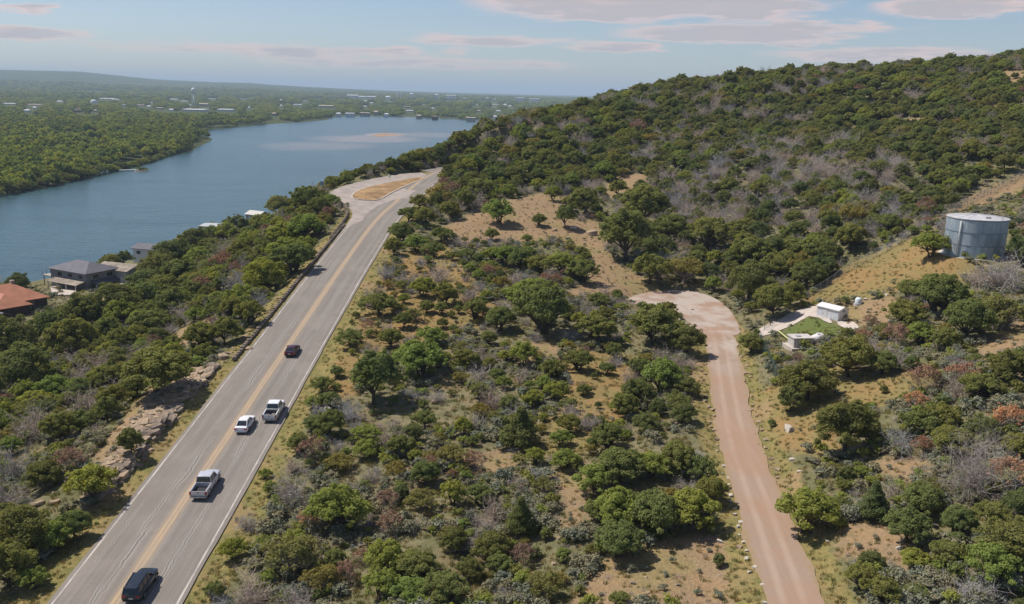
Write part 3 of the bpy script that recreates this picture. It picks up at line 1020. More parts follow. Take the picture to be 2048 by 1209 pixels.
def make_tank():
    root = empty('water_tank', (TANK[0], TANK[1], 36.0))
    tag(root, 'round grey galvanized steel water tank with pale flat lid on hillside pad', 'water tank')
    RAD, HT, N = 5.4, 7.35, 64
    gm_ = bpy.data.materials.new('weathered_galvanized_steel')
    gm_.use_nodes = True
    t = NT(gm_.node_tree)
    b = t.n['Principled BSDF']
    b.inputs['Roughness'].default_value = 0.55
    b.inputs['Metallic'].default_value = 0.35
    tc = t.node('ShaderNodeTexCoord').outputs['Object']
    n1_ = t.noise(t.scale_vec(tc, (1, 1, 0.25)), 1.1, 5, 0.65)
    n2_ = t.noise(t.scale_vec(tc, (1, 1, 0.06)), 2.6, 4, 0.6)
    c_ = t.mix(t.ramp(n1_, 0.35, 0.68), (0.34, 0.405, 0.455), (0.52, 0.575, 0.615))
    c_ = t.mix(t.math('MULTIPLY', t.ramp(n2_, 0.55, 0.75), 0.55), c_, (0.58, 0.61, 0.63))
    c_ = t.mix(t.math('MULTIPLY', t.ramp(n2_, 0.42, 0.25), 0.5), c_, (0.20, 0.26, 0.31))
    oi = t.node('ShaderNodeObjectInfo').outputs['Random']
    c_ = t.mix(t.math('MULTIPLY', oi, 0.22), c_, (0.13, 0.17, 0.20))
    t.put(b.inputs['Base Color'], c_)
    # wall courses of bolted sheets, each sheet a part
    rows, cols = 3, 14
    cache = {}
    for r_ in range(rows):
        z0, z1 = r_ * HT / rows, (r_ + 1) * HT / rows
        prot = 0.0 if r_ % 2 else 0.02
        mb = MB()
        a0, a1 = 0.004, 2 * math.pi / cols - 0.004
        K = 5
        rg = []
        for k in range(K + 1):
            a_ = a0 + (a1 - a0) * k / K
            ro, ri = RAD + prot, RAD - 0.1
            rg.append([(ri * math.cos(a_), ri * math.sin(a_), z0 + 0.012), (ro * math.cos(a_), ro * math.sin(a_), z0 + 0.012),
                       (ro * math.cos(a_), ro * math.sin(a_), z1 - 0.012), (ri * math.cos(a_), ri * math.sin(a_), z1 - 0.012)])
        mb.loft(rg)
        first = mb.build('wall_panel', gm_, root)
        first.rotation_euler.z = 0.13 * r_
        for c in range(1, cols):
            o = first.copy()
            COL.objects.link(o)
            o.parent = root
            o.rotation_euler.z = 0.13 * r_ + 2 * math.pi * c / cols
    core = MB().loft([cyl_pts(RAD - 0.07, N, 0.0), cyl_pts(RAD - 0.07, N, HT - 0.02)]).build('inner_shell', principled('dark_seam', (0.10, 0.13, 0.16), 0.7), root)
    band = principled('steel_band', (0.20, 0.25, 0.29), 0.5, metal=0.4)
    for z in (HT / 3, 2 * HT / 3, HT - 0.1, 0.1):
        rgs = []
        for k in range(N + 1):
            a_ = 2 * math.pi * k / N
            rgs.append([(rr * math.cos(a_), rr * math.sin(a_), z + dz) for rr, dz in ((RAD - .02, -.06), (RAD + .07, -.05), (RAD + .07, .05), (RAD - .02, .06))])
        MB().loft(rgs, cap=False).build('hoop', band, root)
    lidm = principled('pale_painted_lid', (0.47, 0.46, 0.46), 0.6, vary=0.12, vscale=0.8)
    lid = MB().loft([cyl_pts(RAD + 0.12, N, HT - 0.02), cyl_pts(RAD + 0.12, N, HT + 0.12), cyl_pts(RAD * 0.5, N, HT + 0.5), cyl_pts(0.3, N, HT + 0.68)]).build('lid', lidm, root)
    for k in range(16):
        a_ = 2 * math.pi * k / 16
        MB().tube([(RAD * math.cos(a_), RAD * math.sin(a_), HT + 0.16), (RAD * .5 * math.cos(a_), RAD * .5 * math.sin(a_), HT + 0.53),
                   (0.3 * math.cos(a_), 0.3 * math.sin(a_), HT + 0.71)], 0.025, 4).build('rib', lidm, lid)
    MB().box(-0.5, 0.5, -3.9, -2.9, HT + 0.22, HT + 0.62).build('roof_hatch', lidm, lid, bevel=0.04)
    # overflow pipe down the near wall, left of centre
    a_ = R(-147)
    px_, py_ = math.cos(a_), math.sin(a_)
    wht = principled('white_pipe', (0.62, 0.63, 0.62), 0.6)
    MB().tube([(px_ * (RAD - .1), py_ * (RAD - .1), HT - 0.25), (px_ * (RAD + .22), py_ * (RAD + .22), HT - 0.35), (px_ * (RAD + .22), py_ * (RAD + .22), 0.2)], 0.13, 8).build('overflow_pipe', wht, root, smooth=True)
    # manway near the foot
    a_ = R(-132)
    mw = MB().tube([((RAD - .1) * math.cos(a_), (RAD - .1) * math.sin(a_), 0.95), ((RAD + .22) * math.cos(a_), (RAD + .22) * math.sin(a_), 0.95)], 0.55, 16).build('manway', principled('dark_manway', (0.10, 0.14, 0.20), 0.6), root)
    # ladder
    a_ = R(-70)
    lm = principled('ladder_steel', (0.32, 0.36, 0.4), 0.5, metal=0.5)
    tx, ty = -math.sin(a_), math.cos(a_)
    lad = MB()
    cx_, cy_ = math.cos(a_) * (RAD + .2), math.sin(a_) * (RAD + .2)
    for s_ in (-.22, .22):
        lad.tube([(cx_ + tx * s_, cy_ + ty * s_, 1.2), (cx_ + tx * s_, cy_ + ty * s_, HT + .9)], 0.03, 5)
    for k in range(22):
        lad.tube([(cx_ - tx * .22, cy_ - ty * .22, 1.4 + k * .3), (cx_ + tx * .22, cy_ + ty * .22, 1.4 + k * .3)], 0.018, 4)
    lad.build('ladder', lm, root)
    MB().loft([cyl_pts(RAD + 0.8, 48, -0.8), cyl_pts(RAD + 0.8, 48, 0.06)]).build('footing', M['pale_stone'], root)
    return root


make_tank()


def gable_building(name, loc, rz, L, Wd, Hw, rise, label, cat, wall_m, roof_m, doors=(), windows=(), over=0.25, glass=None, trim=None, hip=False, group=None):
    """long axis = local Y; ridge along Y"""
    root = empty(name, loc, rz)
    tag(root, label, cat, group)
    hx, hy = Wd / 2, L / 2
    mb = MB()
    if hip:
        mb.box(-hx, hx, -hy, hy, -1.5, Hw)
    else:
        mb.poly([(-hx, -hy, -1.5), (hx, -hy, -1.5), (hx, -hy, Hw), (0, -hy, Hw + rise), (-hx, -hy, Hw),
                 (-hx, hy, -1.5), (hx, hy, -1.5), (hx, hy, Hw), (0, hy, Hw + rise), (-hx, hy, Hw)],
                [(4, 3, 2, 1, 0), (5, 6, 7, 8, 9), (0, 1, 6, 5), (1, 2, 7, 6), (9, 4, 0, 5), (2, 3, 8, 7), (3, 4, 9, 8)])
    mb.build('wall', wall_m, root)
    ox, oy = hx + over, hy + over
    dz = rise * over / hx
    t_ = 0.12
    rb = MB()
    if hip:
        ry = max(hy - hx, 0.2)
        low = [(-ox, -oy, Hw - dz), (ox, -oy, Hw - dz), (ox, oy, Hw - dz), (-ox, oy, Hw - dz)]
        top_ = [(0, -ry, Hw + rise), (0, ry, Hw + rise)]
        P = low + [(x, y, z + t_) for x, y, z in low] + [(x, y, z + t_) for x, y, z in top_]
        rb.poly(P, [(3, 2, 1, 0), (0, 1, 5, 4), (1, 2, 6, 5), (2, 3, 7, 6), (3, 0, 4, 7), (4, 5, 8), (6, 7, 9), (5, 6, 9, 8), (7, 4, 8, 9)])
    else:
        for s in (-1, 1):
            a_ = [(s * ox, -oy, Hw - dz), (s * ox, oy, Hw - dz), (0, oy, Hw + rise), (0, -oy, Hw + rise)]
            rb.hexa([(x, y, z + 0.01) for x, y, z in a_] + [(x, y, z + t_ + 0.01) for x, y, z in a_])
    roof = rb.build('roof', roof_m, root)
    gl = glass or M['glass']
    tr = trim or M['white_trim']
    for (side, c, z0, wd, ht) in doors:
        d = wall_rect(side, hx, hy, c, z0, wd, ht, 0.05).build('door', tr, root)
        wall_rect(side, hx, hy, c + wd * .35, z0 + ht * .45, 0.1, 0.1, 0.1).build('handle', M['dark_metal'], d)
    for (side, c, z0, wd, ht) in windows:
        f = wall_rect(side, hx, hy, c, z0, wd + .16, ht + .16, 0.05).build('window', tr, root)
        wall_rect(side, hx, hy, c, z0 + .08, wd, ht, 0.07).build('pane', gl, f)
    return root, roof


def wall_rect(side, hx, hy, c, z0, wd, ht, out):
    mb = MB()
    if side == 'front':
        mb.box(c - wd / 2, c + wd / 2, -hy - out, -hy + .02, z0, z0 + ht)
    elif side == 'back':
        mb.box(c - wd / 2, c + wd / 2, hy - .02, hy + out, z0, z0 + ht)
    elif side == 'left':
        mb.box(-hx - out, -hx + .02, c - wd / 2, c + wd / 2, z0, z0 + ht)
    else:
        mb.box(hx - .02, hx + out, c - wd / 2, c + wd / 2, z0, z0 + ht)
    return mb


M['glass'] = principled('dark_window_glass', (0.02, 0.025, 0.03), 0.12, spec=0.6)
M['white_trim'] = principled('white_trim', (0.62, 0.61, 0.59), 0.6)
M['dark_metal'] = principled('dark_metal', (0.04, 0.04, 0.045), 0.5, metal=0.5)
M['white_wall'] = principled('white_metal_siding', (0.66, 0.67, 0.68), 0.6, vary=0.06, vscale=2)
M['white_roof'] = principled('white_metal_roof', (0.74, 0.70, 0.67), 0.6, vary=0.06, vscale=2)
M['concrete'] = principled('concrete', (0.50, 0.455, 0.42), 0.9, vary=0.14, vscale=1.2, bump=0.2)
M['drive'] = principled('pale_concrete_drive', (0.47, 0.405, 0.345), 0.92, vary=0.12, vscale=0.6, bump=0.2)

# shed: long wall runs down the slope towards the lower right
shed_rz = math.atan2(2.45, 3.6)
shed, shed_roof = gable_building('pump_shed', (SHED[0], SHED[1], 26.02), shed_rz, 4.6, 2.9, 1.95, 0.42,
                                 'small white metal shed with low pale roof at end of concrete drive', 'shed', M['white_wall'], M['white_roof'],
                                 doors=[('left', 0.6, 0.0, 1.0, 1.75)], windows=[], over=0.18)
# louvre above the gable end and corrugation ribs on the walls
MB().box(-0.35, 0.35, -2.36, -2.28, 1.55, 1.9).build('vent_louvre', principled('grey_louvre', (0.25, 0.3, 0.34), 0.6), shed)
for k in range(11):
    y_ = -2.2 + k * 0.44
    if not (0.0 < y_ < 1.2):
        MB().box(-1.475, -1.449, y_ - .03, y_ + .03, 0.0, 1.9).build('wall_rib', M['white_wall'], shed)
for k in range(9):
    y_ = -2.3 + k * 0.575
    for s in (-1, 1):
        MB().hexa([(0, y_ - .03, 2.495), (s * 1.62, y_ - .03, 2.02), (s * 1.62, y_ + .03, 2.02), (0, y_ + .03, 2.495),
                   (0, y_ - .03, 2.535), (s * 1.62, y_ - .03, 2.06), (s * 1.62, y_ + .03, 2.06), (0, y_ + .03, 2.535)]).build('seam', M['white_roof'], shed_roof)
Z_SLAB = [zone(p) for p in ([(1514, 668), (1519, 658), (1555, 640), (1592, 622), (1618, 615), (1640, 616), (1646, 630), (1668, 648), (1655, 650), (1630, 634), (1580, 654), (1528, 676)],
                            [(1668, 647), (1692, 643), (1722, 657), (1704, 666)])]
sheet('concrete_drive', round_pts(Z_SLAB[0], 1), M['drive'], 0.10)
sheet('concrete_apron', round_pts(Z_SLAB[1], 1), M['drive'], 0.13)

# concrete vault with lid, white tank beside it
vp = on_ground(1604, 697)
va = empty('concrete_vault', (vp[0], vp[1] + 1.2, vp[2]), 0.12)
tag(va, 'pale square concrete vault with flat slab lid below the white shed', 'vault')
MB().box(-1.65, 1.65, -1.25, 1.25, -0.8, 1.55).build('wall', M['concrete'], va, bevel=0.03)
lid = MB().box(-1.8, 1.8, -1.4, 1.4, 1.57, 1.75).build('lid', M['concrete'], va, bevel=0.03)
MB().box(-0.9, -0.1, -0.5, 0.3, 1.75, 1.88).build('hatch', principled('galvanized_hatch', (0.42, 0.43, 0.43), 0.5, metal=0.3), lid)
MB().box(0.2, 1.4, -1.30, -1.24, 0.0, 1.3).build('door', principled('beige_door', (0.44, 0.42, 0.37), 0.7), va)
MB().box(-2.2, 2.2, -1.9, 1.9, -0.9, 0.10).build('plinth', M['drive'], va)
wp = on_ground(1638, 687)
wt = empty('septic_tank_cover', (wp[0], wp[1] + 0.9, wp[2] - 0.05), -0.75)
tag(wt, 'low white rounded tank lying beside the concrete vault', 'tank')
wtm = principled('white_plastic', (0.70, 0.66, 0.63), 0.55)
rings = []
for k, y_ in enumerate((-1.45, -1.35, -1.1, 0, 1.1, 1.35, 1.45)):
    sc_ = (0.35, .8, 1, 1, 1, .8, .35)[k]
    rings.append([(0.85 * sc_ * math.cos(a_), y_, 0.72 + 0.62 * sc_ * math.sin(a_)) for a_ in [2 * math.pi * i / 16 for i in range(16)]])
MB().loft(rings).build('barrel', wtm, wt, smooth=True)
for y_ in (-.8, .8):
    MB().box(-0.7, 0.7, y_ - .14, y_ + .14, -0.4, 0.32).build('saddle', M['concrete'], wt)
MB().loft([cyl_pts(0.28, 14, 1.28), cyl_pts(0.28, 14, 1.5)]).build('filler_cap', wtm, wt)
sp_ = on_ground(1718, 611)
st_ = empty('pressure_tank', (sp_[0], sp_[1] + .4, sp_[2]))
tag(st_, 'tiny white upright pressure tank with domed top right of the shed', 'tank')
MB().loft([cyl_pts(.62, 18, -.1), cyl_pts(.64, 18, .2), cyl_pts(.64, 18, .9), cyl_pts(.45, 18, 1.15), cyl_pts(.12, 18, 1.26)]).build('body', principled('pale_blue_white', (0.60, 0.66, 0.68), 0.4), st_, smooth=True)
MB().loft([cyl_pts(.8, 18, -.4), cyl_pts(.8, 18, .12)]).build('pad', M['concrete'], st_)
MB().tube([(0, 0, 1.2), (0, 0, 1.45), (.3, 0, 1.5)], .05, 6).build('pipe', M['dark_metal'], st_)
# yellow pipe barrier from the drive to the vault
yb = empty('yellow_pipe', on_ground(1569, 680), 0)
tag(yb, 'short yellow-green pipe running from concrete drive to vault', 'pipe')
ya, yc = on_ground(1557, 667), on_ground(1581, 687)
o_ = np.array(yb.location)
ym = principled('yellow_paint', (0.52, 0.53, 0.22), 0.6)
MB().tube([ya - o_ + (0, 0, .35), yc - o_ + (0, 0, .35)], 0.13, 8).build('barrel', ym, yb, smooth=True)
for p_ in (ya, yc):
    MB().tube([p_ - o_ + (0, 0, -.3), p_ - o_ + (0, 0, .35)], 0.08, 6).build('stand', ym, yb)


# ------------------------------------------------------------------ stones
def rock_mesh(name, seed, sx, sy, sz, n=16, flat=0.35):
    rng = np.random.default_rng(seed)
    bm = bmesh.new()
    p = rng.normal(size=(n, 3))
    p /= np.linalg.norm(p, axis=1)[:, None]
    p = np.sign(p) * np.abs(p) ** 0.55          # boxier than a ball
    p *= rng.uniform(0.8, 1.0, (n, 1))
    for q in p:
        bm.verts.new((q[0] * sx, q[1] * sy, q[2] * sz))
    r_ = bmesh.ops.convex_hull(bm, input=bm.verts)
    bmesh.ops.delete(bm, geom=[g for g in r_['geom_interior'] if isinstance(g, bmesh.types.BMVert)], context='VERTS')
    bmesh.ops.bevel(bm, geom=bm.edges[:], offset=0.06 * min(sx, sy, sz), segments=1, affect='EDGES', clamp_overlap=True)
    me = bpy.data.meshes.new(name)
    bm.to_mesh(me)
    bm.free()
    return me


ROCKS = {k: [] for k in ('limestone', 'pale_stone', 'dark_stone')}
for k in ROCKS:
    for i in range(4):
        me = rock_mesh('stone', hash((k, i)) % 1000 if False else i + 10 * len(k), 0.5, 0.42, 0.3)
        me.materials.append(M[k])
        ROCKS[k].append(me)


def stone_at(name, kind, p, size, parent=None, rz=None, stretch=(1, 1, 1), tilt=0.15):
    o = bpy.data.objects.new(name, random.choice(ROCKS[kind]))
    o.location = p
    o.rotation_euler = (random.uniform(-tilt, tilt), random.uniform(-tilt, tilt), random.uniform(0, 6.28) if rz is None else rz)
    o.scale = (size * stretch[0], size * stretch[1], size * stretch[2])
    COL.objects.link(o)
    if parent:
        o.parent = parent
    return o


def stone_row(name, pix, label, cat, kind, spacing, size, jitter=0.25, world=None):
    pts = world if world is not None else zone(pix)
    line = smooth_line(pts, spacing)
    root = empty(name, line[0])
    tag(root, label, cat)
    o_ = np.array(root.location)
    for p in line:
        x, y = p[0] + random.uniform(-jitter, jitter), p[1] + random.uniform(-jitter, jitter)
        s = size * random.uniform(0.6, 1.25)
        stone_at('stone', kind, np.array([x, y, float(ground(x, y)) + 0.1 * s]) - o_, s, root)
    return root


stone_row('stone_edging', [(1531, 1205), (1508, 1150), (1496, 1110), (1484, 1075), (1468, 1020), (1456, 975), (1446, 930)],
          'row of pale stones along the left edge of the gravel track, lower half', 'stone edging', 'pale_stone', 1.5, 0.6, .45)
stone_row('stone_edging', [(1438, 905), (1424, 850), (1416, 800), (1408, 760), (1406, 715)],
          'row of tan stones along the left edge of the gravel track, upper half', 'stone edging', 'limestone', 2.0, 0.7, .6)
stone_row('stone_edging', [(1556, 960), (1530, 905), (1510, 850), (1500, 790), (1493, 740), (1490, 705)],
          'row of pale stones along the right edge of the gravel track', 'stone edging', 'limestone', 1.7, 0.75, 0.6)
stone_row('stone_edging', [(1300, 618), (1345, 632), (1378, 650), (1392, 668)],
          'short row of pale stones inside the curve of the turning circle', 'stone edging', 'pale_stone', 1.2, 0.8)
stone_row('stone_row', [(1672, 609), (1712, 603), (1760, 596), (1800, 588), (1835, 578)],
          'row of cream stones across the grass above the shed', 'stone row', 'pale_stone', 1.0, 0.8, 0.3)
stone_row('stone_row', [(1700, 648), (1735, 640), (1760, 652), (1748, 662)],
          'loose tan rubble beside the apron right of the shed', 'stone row', 'limestone', 0.9, 0.9, 0.9)
stone_row('stone_row', [(1530, 652), (1560, 632), (1592, 618)],
          'low row of grey stones along the upper edge of concrete drive', 'stone row', 'limestone', 1.1, 0.8, 0.25)

# low stone parapet along the left edge of the highway up to the pull-out
wl_ = []
for p_, q_ in zip(HWL[:-1], HWL[1:]):
    if 138 < p_[1] < 236:
        d_ = (q_ - p_)[:2]
        d_ /= np.linalg.norm(d_)
        wl_.append(np.array([p_[0] - d_[1] * 7.3, p_[1] + d_[0] * 7.3, p_[2]]))
par = empty('parapet_wall', wl_[0])
tag(par, 'low dark stone parapet wall along the left edge of the highway', 'wall')
po = np.array(wl_[0])
ln_ = smooth_line(wl_, 1.25)
MB().tube([p - po + (0, 0, 0.1) for p in ln_[::3]], 0.3, 6).build('mortar_core', M['dark_stone'], par)
for p, q in zip(ln_[:-1], ln_[1:]):
    rz_ = math.atan2(q[1] - p[1], q[0] - p[0])
    stone_at('stone', 'dark_stone', p - po + (random.uniform(-.08, .08), 0, random.uniform(.2, .34)), random.uniform(.95, 1.1), par, rz_, (1.2, .85, 1.15), 0.08)
# brown parapet round the pull-out's lake side
wl2 = [hw_point(u, v) + (0, 0, 0) for u, v in ((668, 480), (690, 452), (702, 434), (703, 424), (692, 411), (675, 402), (655, 393))]
wl2 = [p + np.array([-1.0, 0.0, 0]) for p in wl2]
par2 = empty('parapet_wall', wl2[0])
tag(par2, 'curved brown stone parapet round the lake side of the pull-out', 'wall')
po2 = np.array(wl2[0])
ln2 = smooth_line(wl2, 1.2)
for p, q in zip(ln2[:-1], ln2[1:]):
    rz_ = math.atan2(q[1] - p[1], q[0] - p[0])
    for h_ in (0.1, 0.55):
        stone_at('stone', 'dark_stone', p - po2 + (0, 0, h_ + random.uniform(-.05, .05)), random.uniform(1.0, 1.15), par2, rz_, (1.2, .8, 0.95), 0.06)

# rock ledges of the road cut on the left: slabs along the lip of the step
for li, (y0_, y1_, lab) in enumerate(((121.5, 137, 'broken tan rock ledge of the road cut nearest the parapet'),
                                      (104.5, 119.5, 'dark-faced rock ledge left of the highway opposite the white sedan'),
                                      (93, 102, 'squared tan rock ledge left of the highway opposite the silver pickup'))):
    seg = [p for p in smooth_line(HW, 1.3) if y0_ < p[1] < y1_]
    root = empty('rock_ledge', (seg[0][0] - 9.6, seg[0][1], seg[0][2]))
    tag(root, lab, 'rock')
    o_ = np.array(root.location)
    for k, p in enumerate(seg):
        for lv in range(3):
            x, y = p[0] - (9.7, 9.9, 11.6)[lv] + random.uniform(-.45, .45), p[1] + random.uniform(-.5, .5)
            zt_ = float(ground(p[0] - 11.0, y))
            z_ = (p[2] + .25, zt_ - .22, zt_ - .12)[lv]
            stone_at('slab', random.choice(('dark_stone', 'dark_stone', 'limestone')) if lv < 2 else 'limestone', np.array([x, y, z_]) - o_,
                     random.uniform(1.7, 2.9), root, random.uniform(1.1, 2.0), (1.25, .9, (.62, .5, .32)[lv]), 0.14)
BOULDERS = [(1578, 862, 34, 'pale_stone', 'large pale boulder on the grass right of the gravel track'),
            (1583, 924, 14, 'pale_stone', 'pale rock with a smaller one by the track, nearer the bottom'),
            (1598, 948, 11, 'pale_stone', 'small white rock just above the bushy green mesquite by the track'),
            (1655, 1086, 12, 'pale_stone', 'small pink-white rock on bare soil below the bushy mesquite'),
            (1798, 1105, 16, 'pale_stone', 'grey rock at the foot of the bright shrub, lower right'),
            (1900, 1128, 30, 'pale_stone', 'flat grey rock slab on bare soil in lower right scrub'),
            (1890, 1028, 14, 'pale_stone', 'cream rock among the lower right oaks'),
            (448, 718, 30, 'limestone', 'big tan boulder on the verge left of the dark maroon car'),
            (497, 700, 20, 'limestone', 'tan rock among roadside rubble left of the parapet'),
            (868, 818 - 10, 20, 'limestone', 'brown rock in the scrub between highway and round oaks'),
            (655, 823, 20, 'pale_stone', 'pinkish rock in the scrub right of the white pickup'),
            (1020, 905, 12, 'pale_stone', 'small white rock left of the narrow footpath'),
            (1185, 470, 30, 'limestone', 'flat tan boulder in the sandy clearing'),
            (1148, 458, 16, 'pale_stone', 'pale rock in the middle of the sandy clearing'),
            (1110, 462, 12, 'limestone', 'small dark rock in the sandy clearing below the twin oaks'),
            (1238, 601, 12, 'pale_stone', 'pale log-like rock at the left tip of the turning circle'),
            (1385, 622, 9, 'dark_stone', 'small dark rock lying on the turning circle'),
            (1690, 945 + 60, 12, 'limestone', 'rock on bare soil between the conical cedar and the mesquite'),
            (1478, 1100, 16, 'limestone', 'tan rock on the left verge of the track near the bottom'),
            (1440, 1090, 18, 'pale_stone', 'pale rock in front of the large oak clump'),
            (30, 1010, 26, 'limestone', 'flat tan rock by the left picture edge'),
            (75, 1015, 30, 'limestone', 'layered tan rock second from the left picture edge'),
            (110, 1008, 22, 'limestone', 'tan rock just right of the layered rock at lower left'),
            (545, 462, 30, 'limestone', 'tall tan crag among trees above the lake shore'),
            (528, 486, 30, 'limestone', 'lower tan crag among trees above the lake shore'),
            ]
for u, v, wpx, kind, lab in BOULDERS:
    p = on_ground(u, v)
    if p is None:
        continue
    s = wpx * (proj(p)[2] / F_PX) * 0.95
    tag(stone_at('boulder', kind, p + (0, 0, 0.08 * s), s, None, None, (1.1, .9, .9)), lab, 'boulder')


# ------------------------------------------------------------------ chain-link fences
M['fence_green'] = principled('green_fence_steel', (0.06, 0.10, 0.085), 0.5, metal=0.3)
M['fence_grey'] = principled('galvanized_fence_steel', (0.30, 0.31, 0.30), 0.5, metal=0.4)


def fence(pix, label, mat, h=1.9, wire=0.007):
    pts = zone(pix)
    line = smooth_line(pts, 2.8)
    root = empty('chain_link_fence', line[0])
    tag(root, label, 'fence')
    o_ = np.array(root.location)
    tops = []
    for p in line:
        z = float(ground(p[0], p[1]))
        q = np.array([p[0], p[1], z]) - o_
        MB().tube([q - (0, 0, .5), q + (0, 0, h)], 0.045, 6).build('post', mat, root)
        tops.append(q)
    MB().tube([q + (0, 0, h - .05) for q in tops], 0.03, 5).build('top_rail', mat, root)
    MB().tube([q + (0, 0, .1) for q in tops], 0.02, 4).build('bottom_wire', mat, root)
    mesh = MB()
    for a_, c_ in zip(tops[:-1], tops[1:]):
        n = 10
        for k in range(-5, n):
            for sgn in (0, 1):
                f0, f1 = k / n, (k + 5) / n
                z0, z1 = (.1, h - .05)
                if f0 < 0:
                    z0 = .1 + (h - .15) * (-f0) / (f1 - f0)
                    f0 = 0
                if f1 > 1:
                    z1 = z0 + (h - .05 - z0) * (1 - f0) / (f1 - f0)
                    f1 = 1
                g0, g1 = (f0, f1) if not sgn else (1 - f0, 1 - f1)
                p0, p1 = a_ + (c_ - a_) * g0, a_ + (c_ - a_) * g1
                mesh.tube([p0 + (0, 0, z0), p1 + (0, 0, z1)], wire, 3, cap=False)
    mesh.build('wire_mesh', mat, root)
    return root


fence([(1519, 690), (1530, 715), (1545, 748), (1556, 775)], 'short dark green chain-link fence right of the gravel track', M['fence_green'])
fence([(1602, 612), (1650, 578), (1702, 540), (1750, 515), (1795, 492), (1832, 470)], 'chain-link fence along the upper edge of the grassy bank', M['fence_grey'])
fence([(1880, 448), (1925, 415), (1985, 388), (2047, 352)], 'chain-link fence climbing the bare strip behind the water tank', M['fence_grey'])
fence([(2030, 452), (2047, 462)], 'corner of green chain-link fence at right of the water tank', M['fence_green'])
fence([(1528, 662), (1560, 640), (1588, 622)], 'dark green chain-link fence beside the upper edge of the concrete drive', M['fence_green'])

# ------------------------------------------------------------------ vehicles (local +Y is forward)
def car_paint(name, color, metal=0.2, rough=0.35):
    m = principled(name, color, rough, metal=metal, spec=0.5)
    m.node_tree.nodes['Principled BSDF'].inputs['Coat Weight'].default_value = 0.5
    m.node_tree.nodes['Principled BSDF'].inputs['Coat Roughness'].default_value = 0.12
    return m


M['tyre'] = principled('tyre_rubber', (0.018, 0.018, 0.02), 0.9)
M['rim'] = principled('alloy_rim', (0.42, 0.42, 0.43), 0.35, metal=0.7)
M['car_glass'] = principled('tinted_car_glass', (0.012, 0.016, 0.02), 0.06, spec=0.7)
M['black_trim'] = principled('black_plastic_trim', (0.025, 0.025, 0.027), 0.7)
M['tail_red'] = principled('tail_lamp_red', (0.36, 0.02, 0.02), 0.25, spec=0.6)
M['lamp_clear'] = principled('head_lamp_clear', (0.62, 0.63, 0.64), 0.15, spec=0.7)
M['plate'] = principled('number_plate', (0.65, 0.65, 0.62), 0.5)


def section(y, w_, zs, zb, zt, crown):
    """closed body cross-section: rocker, flank, shoulder, deck"""
    return [(-w_ * .86, y, zs), (-w_ * .97, y, zs + .12), (-w_, y, (zs + zb) / 2), (-w_ * .985, y, zb), (-w_ * .90, y, zt),
            (-w_ * .5, y, zt + crown), (0, y, zt + crown * 1.25), (w_ * .5, y, zt + crown), (w_ * .90, y, zt), (w_ * .985, y, zb),
            (w_, y, (zs + zb) / 2), (w_ * .97, y, zs + .12), (w_ * .86, y, zs)]


def wheel(root, x, y, r, wd):
    s = 1 if x > 0 else -1
    wroot = MB().loft([[(x - s * (wd / 2 + .05), y + r * .9 * math.cos(a), r + r * .9 * math.sin(a)) for a in [2 * math.pi * i / 20 for i in range(20)]],
                       [(x + s * wd / 2, y + r * .9 * math.cos(a), r + r * .9 * math.sin(a)) for a in [2 * math.pi * i / 20 for i in range(20)]]]).build('wheel', M['black_trim'], root)
    prof = [(-.5, .62), (-.5, .95), (-.36, 1.0), (.36, 1.0), (.5, .95), (.5, .66)]
    rg = []
    for i in range(25):
        a = 2 * math.pi * i / 24
        rg.append([(x + px * wd, y + r * pr * math.cos(a), r + r * pr * math.sin(a)) for px, pr in prof])
    MB().loft(rg, cap=False).build('tyre', M['tyre'], wroot, smooth=True)
    rm = MB()
    for k in range(5):
        a = 2 * math.pi * k / 5
        da = .28
        o = x + s * wd * .5
        rm.poly([(o, y, r), (o - s * .01, y + r * .64 * math.cos(a - da), r + r * .64 * math.sin(a - da)), (o - s * .01, y + r * .64 * math.cos(a + da), r + r * .64 * math.sin(a + da)),
                 (o + s * .02, y, r), (o + s * .012, y + r * .64 * math.cos(a - da), r + r * .64 * math.sin(a - da)), (o + s * .012, y + r * .64 * math.cos(a + da), r + r * .64 * math.sin(a + da))],
                [(0, 1, 2), (3, 5, 4), (0, 3, 4, 1), (1, 4, 5, 2), (2, 5, 3, 0)])
    rm.build('rim', M['rim'], wroot)
    return wroot


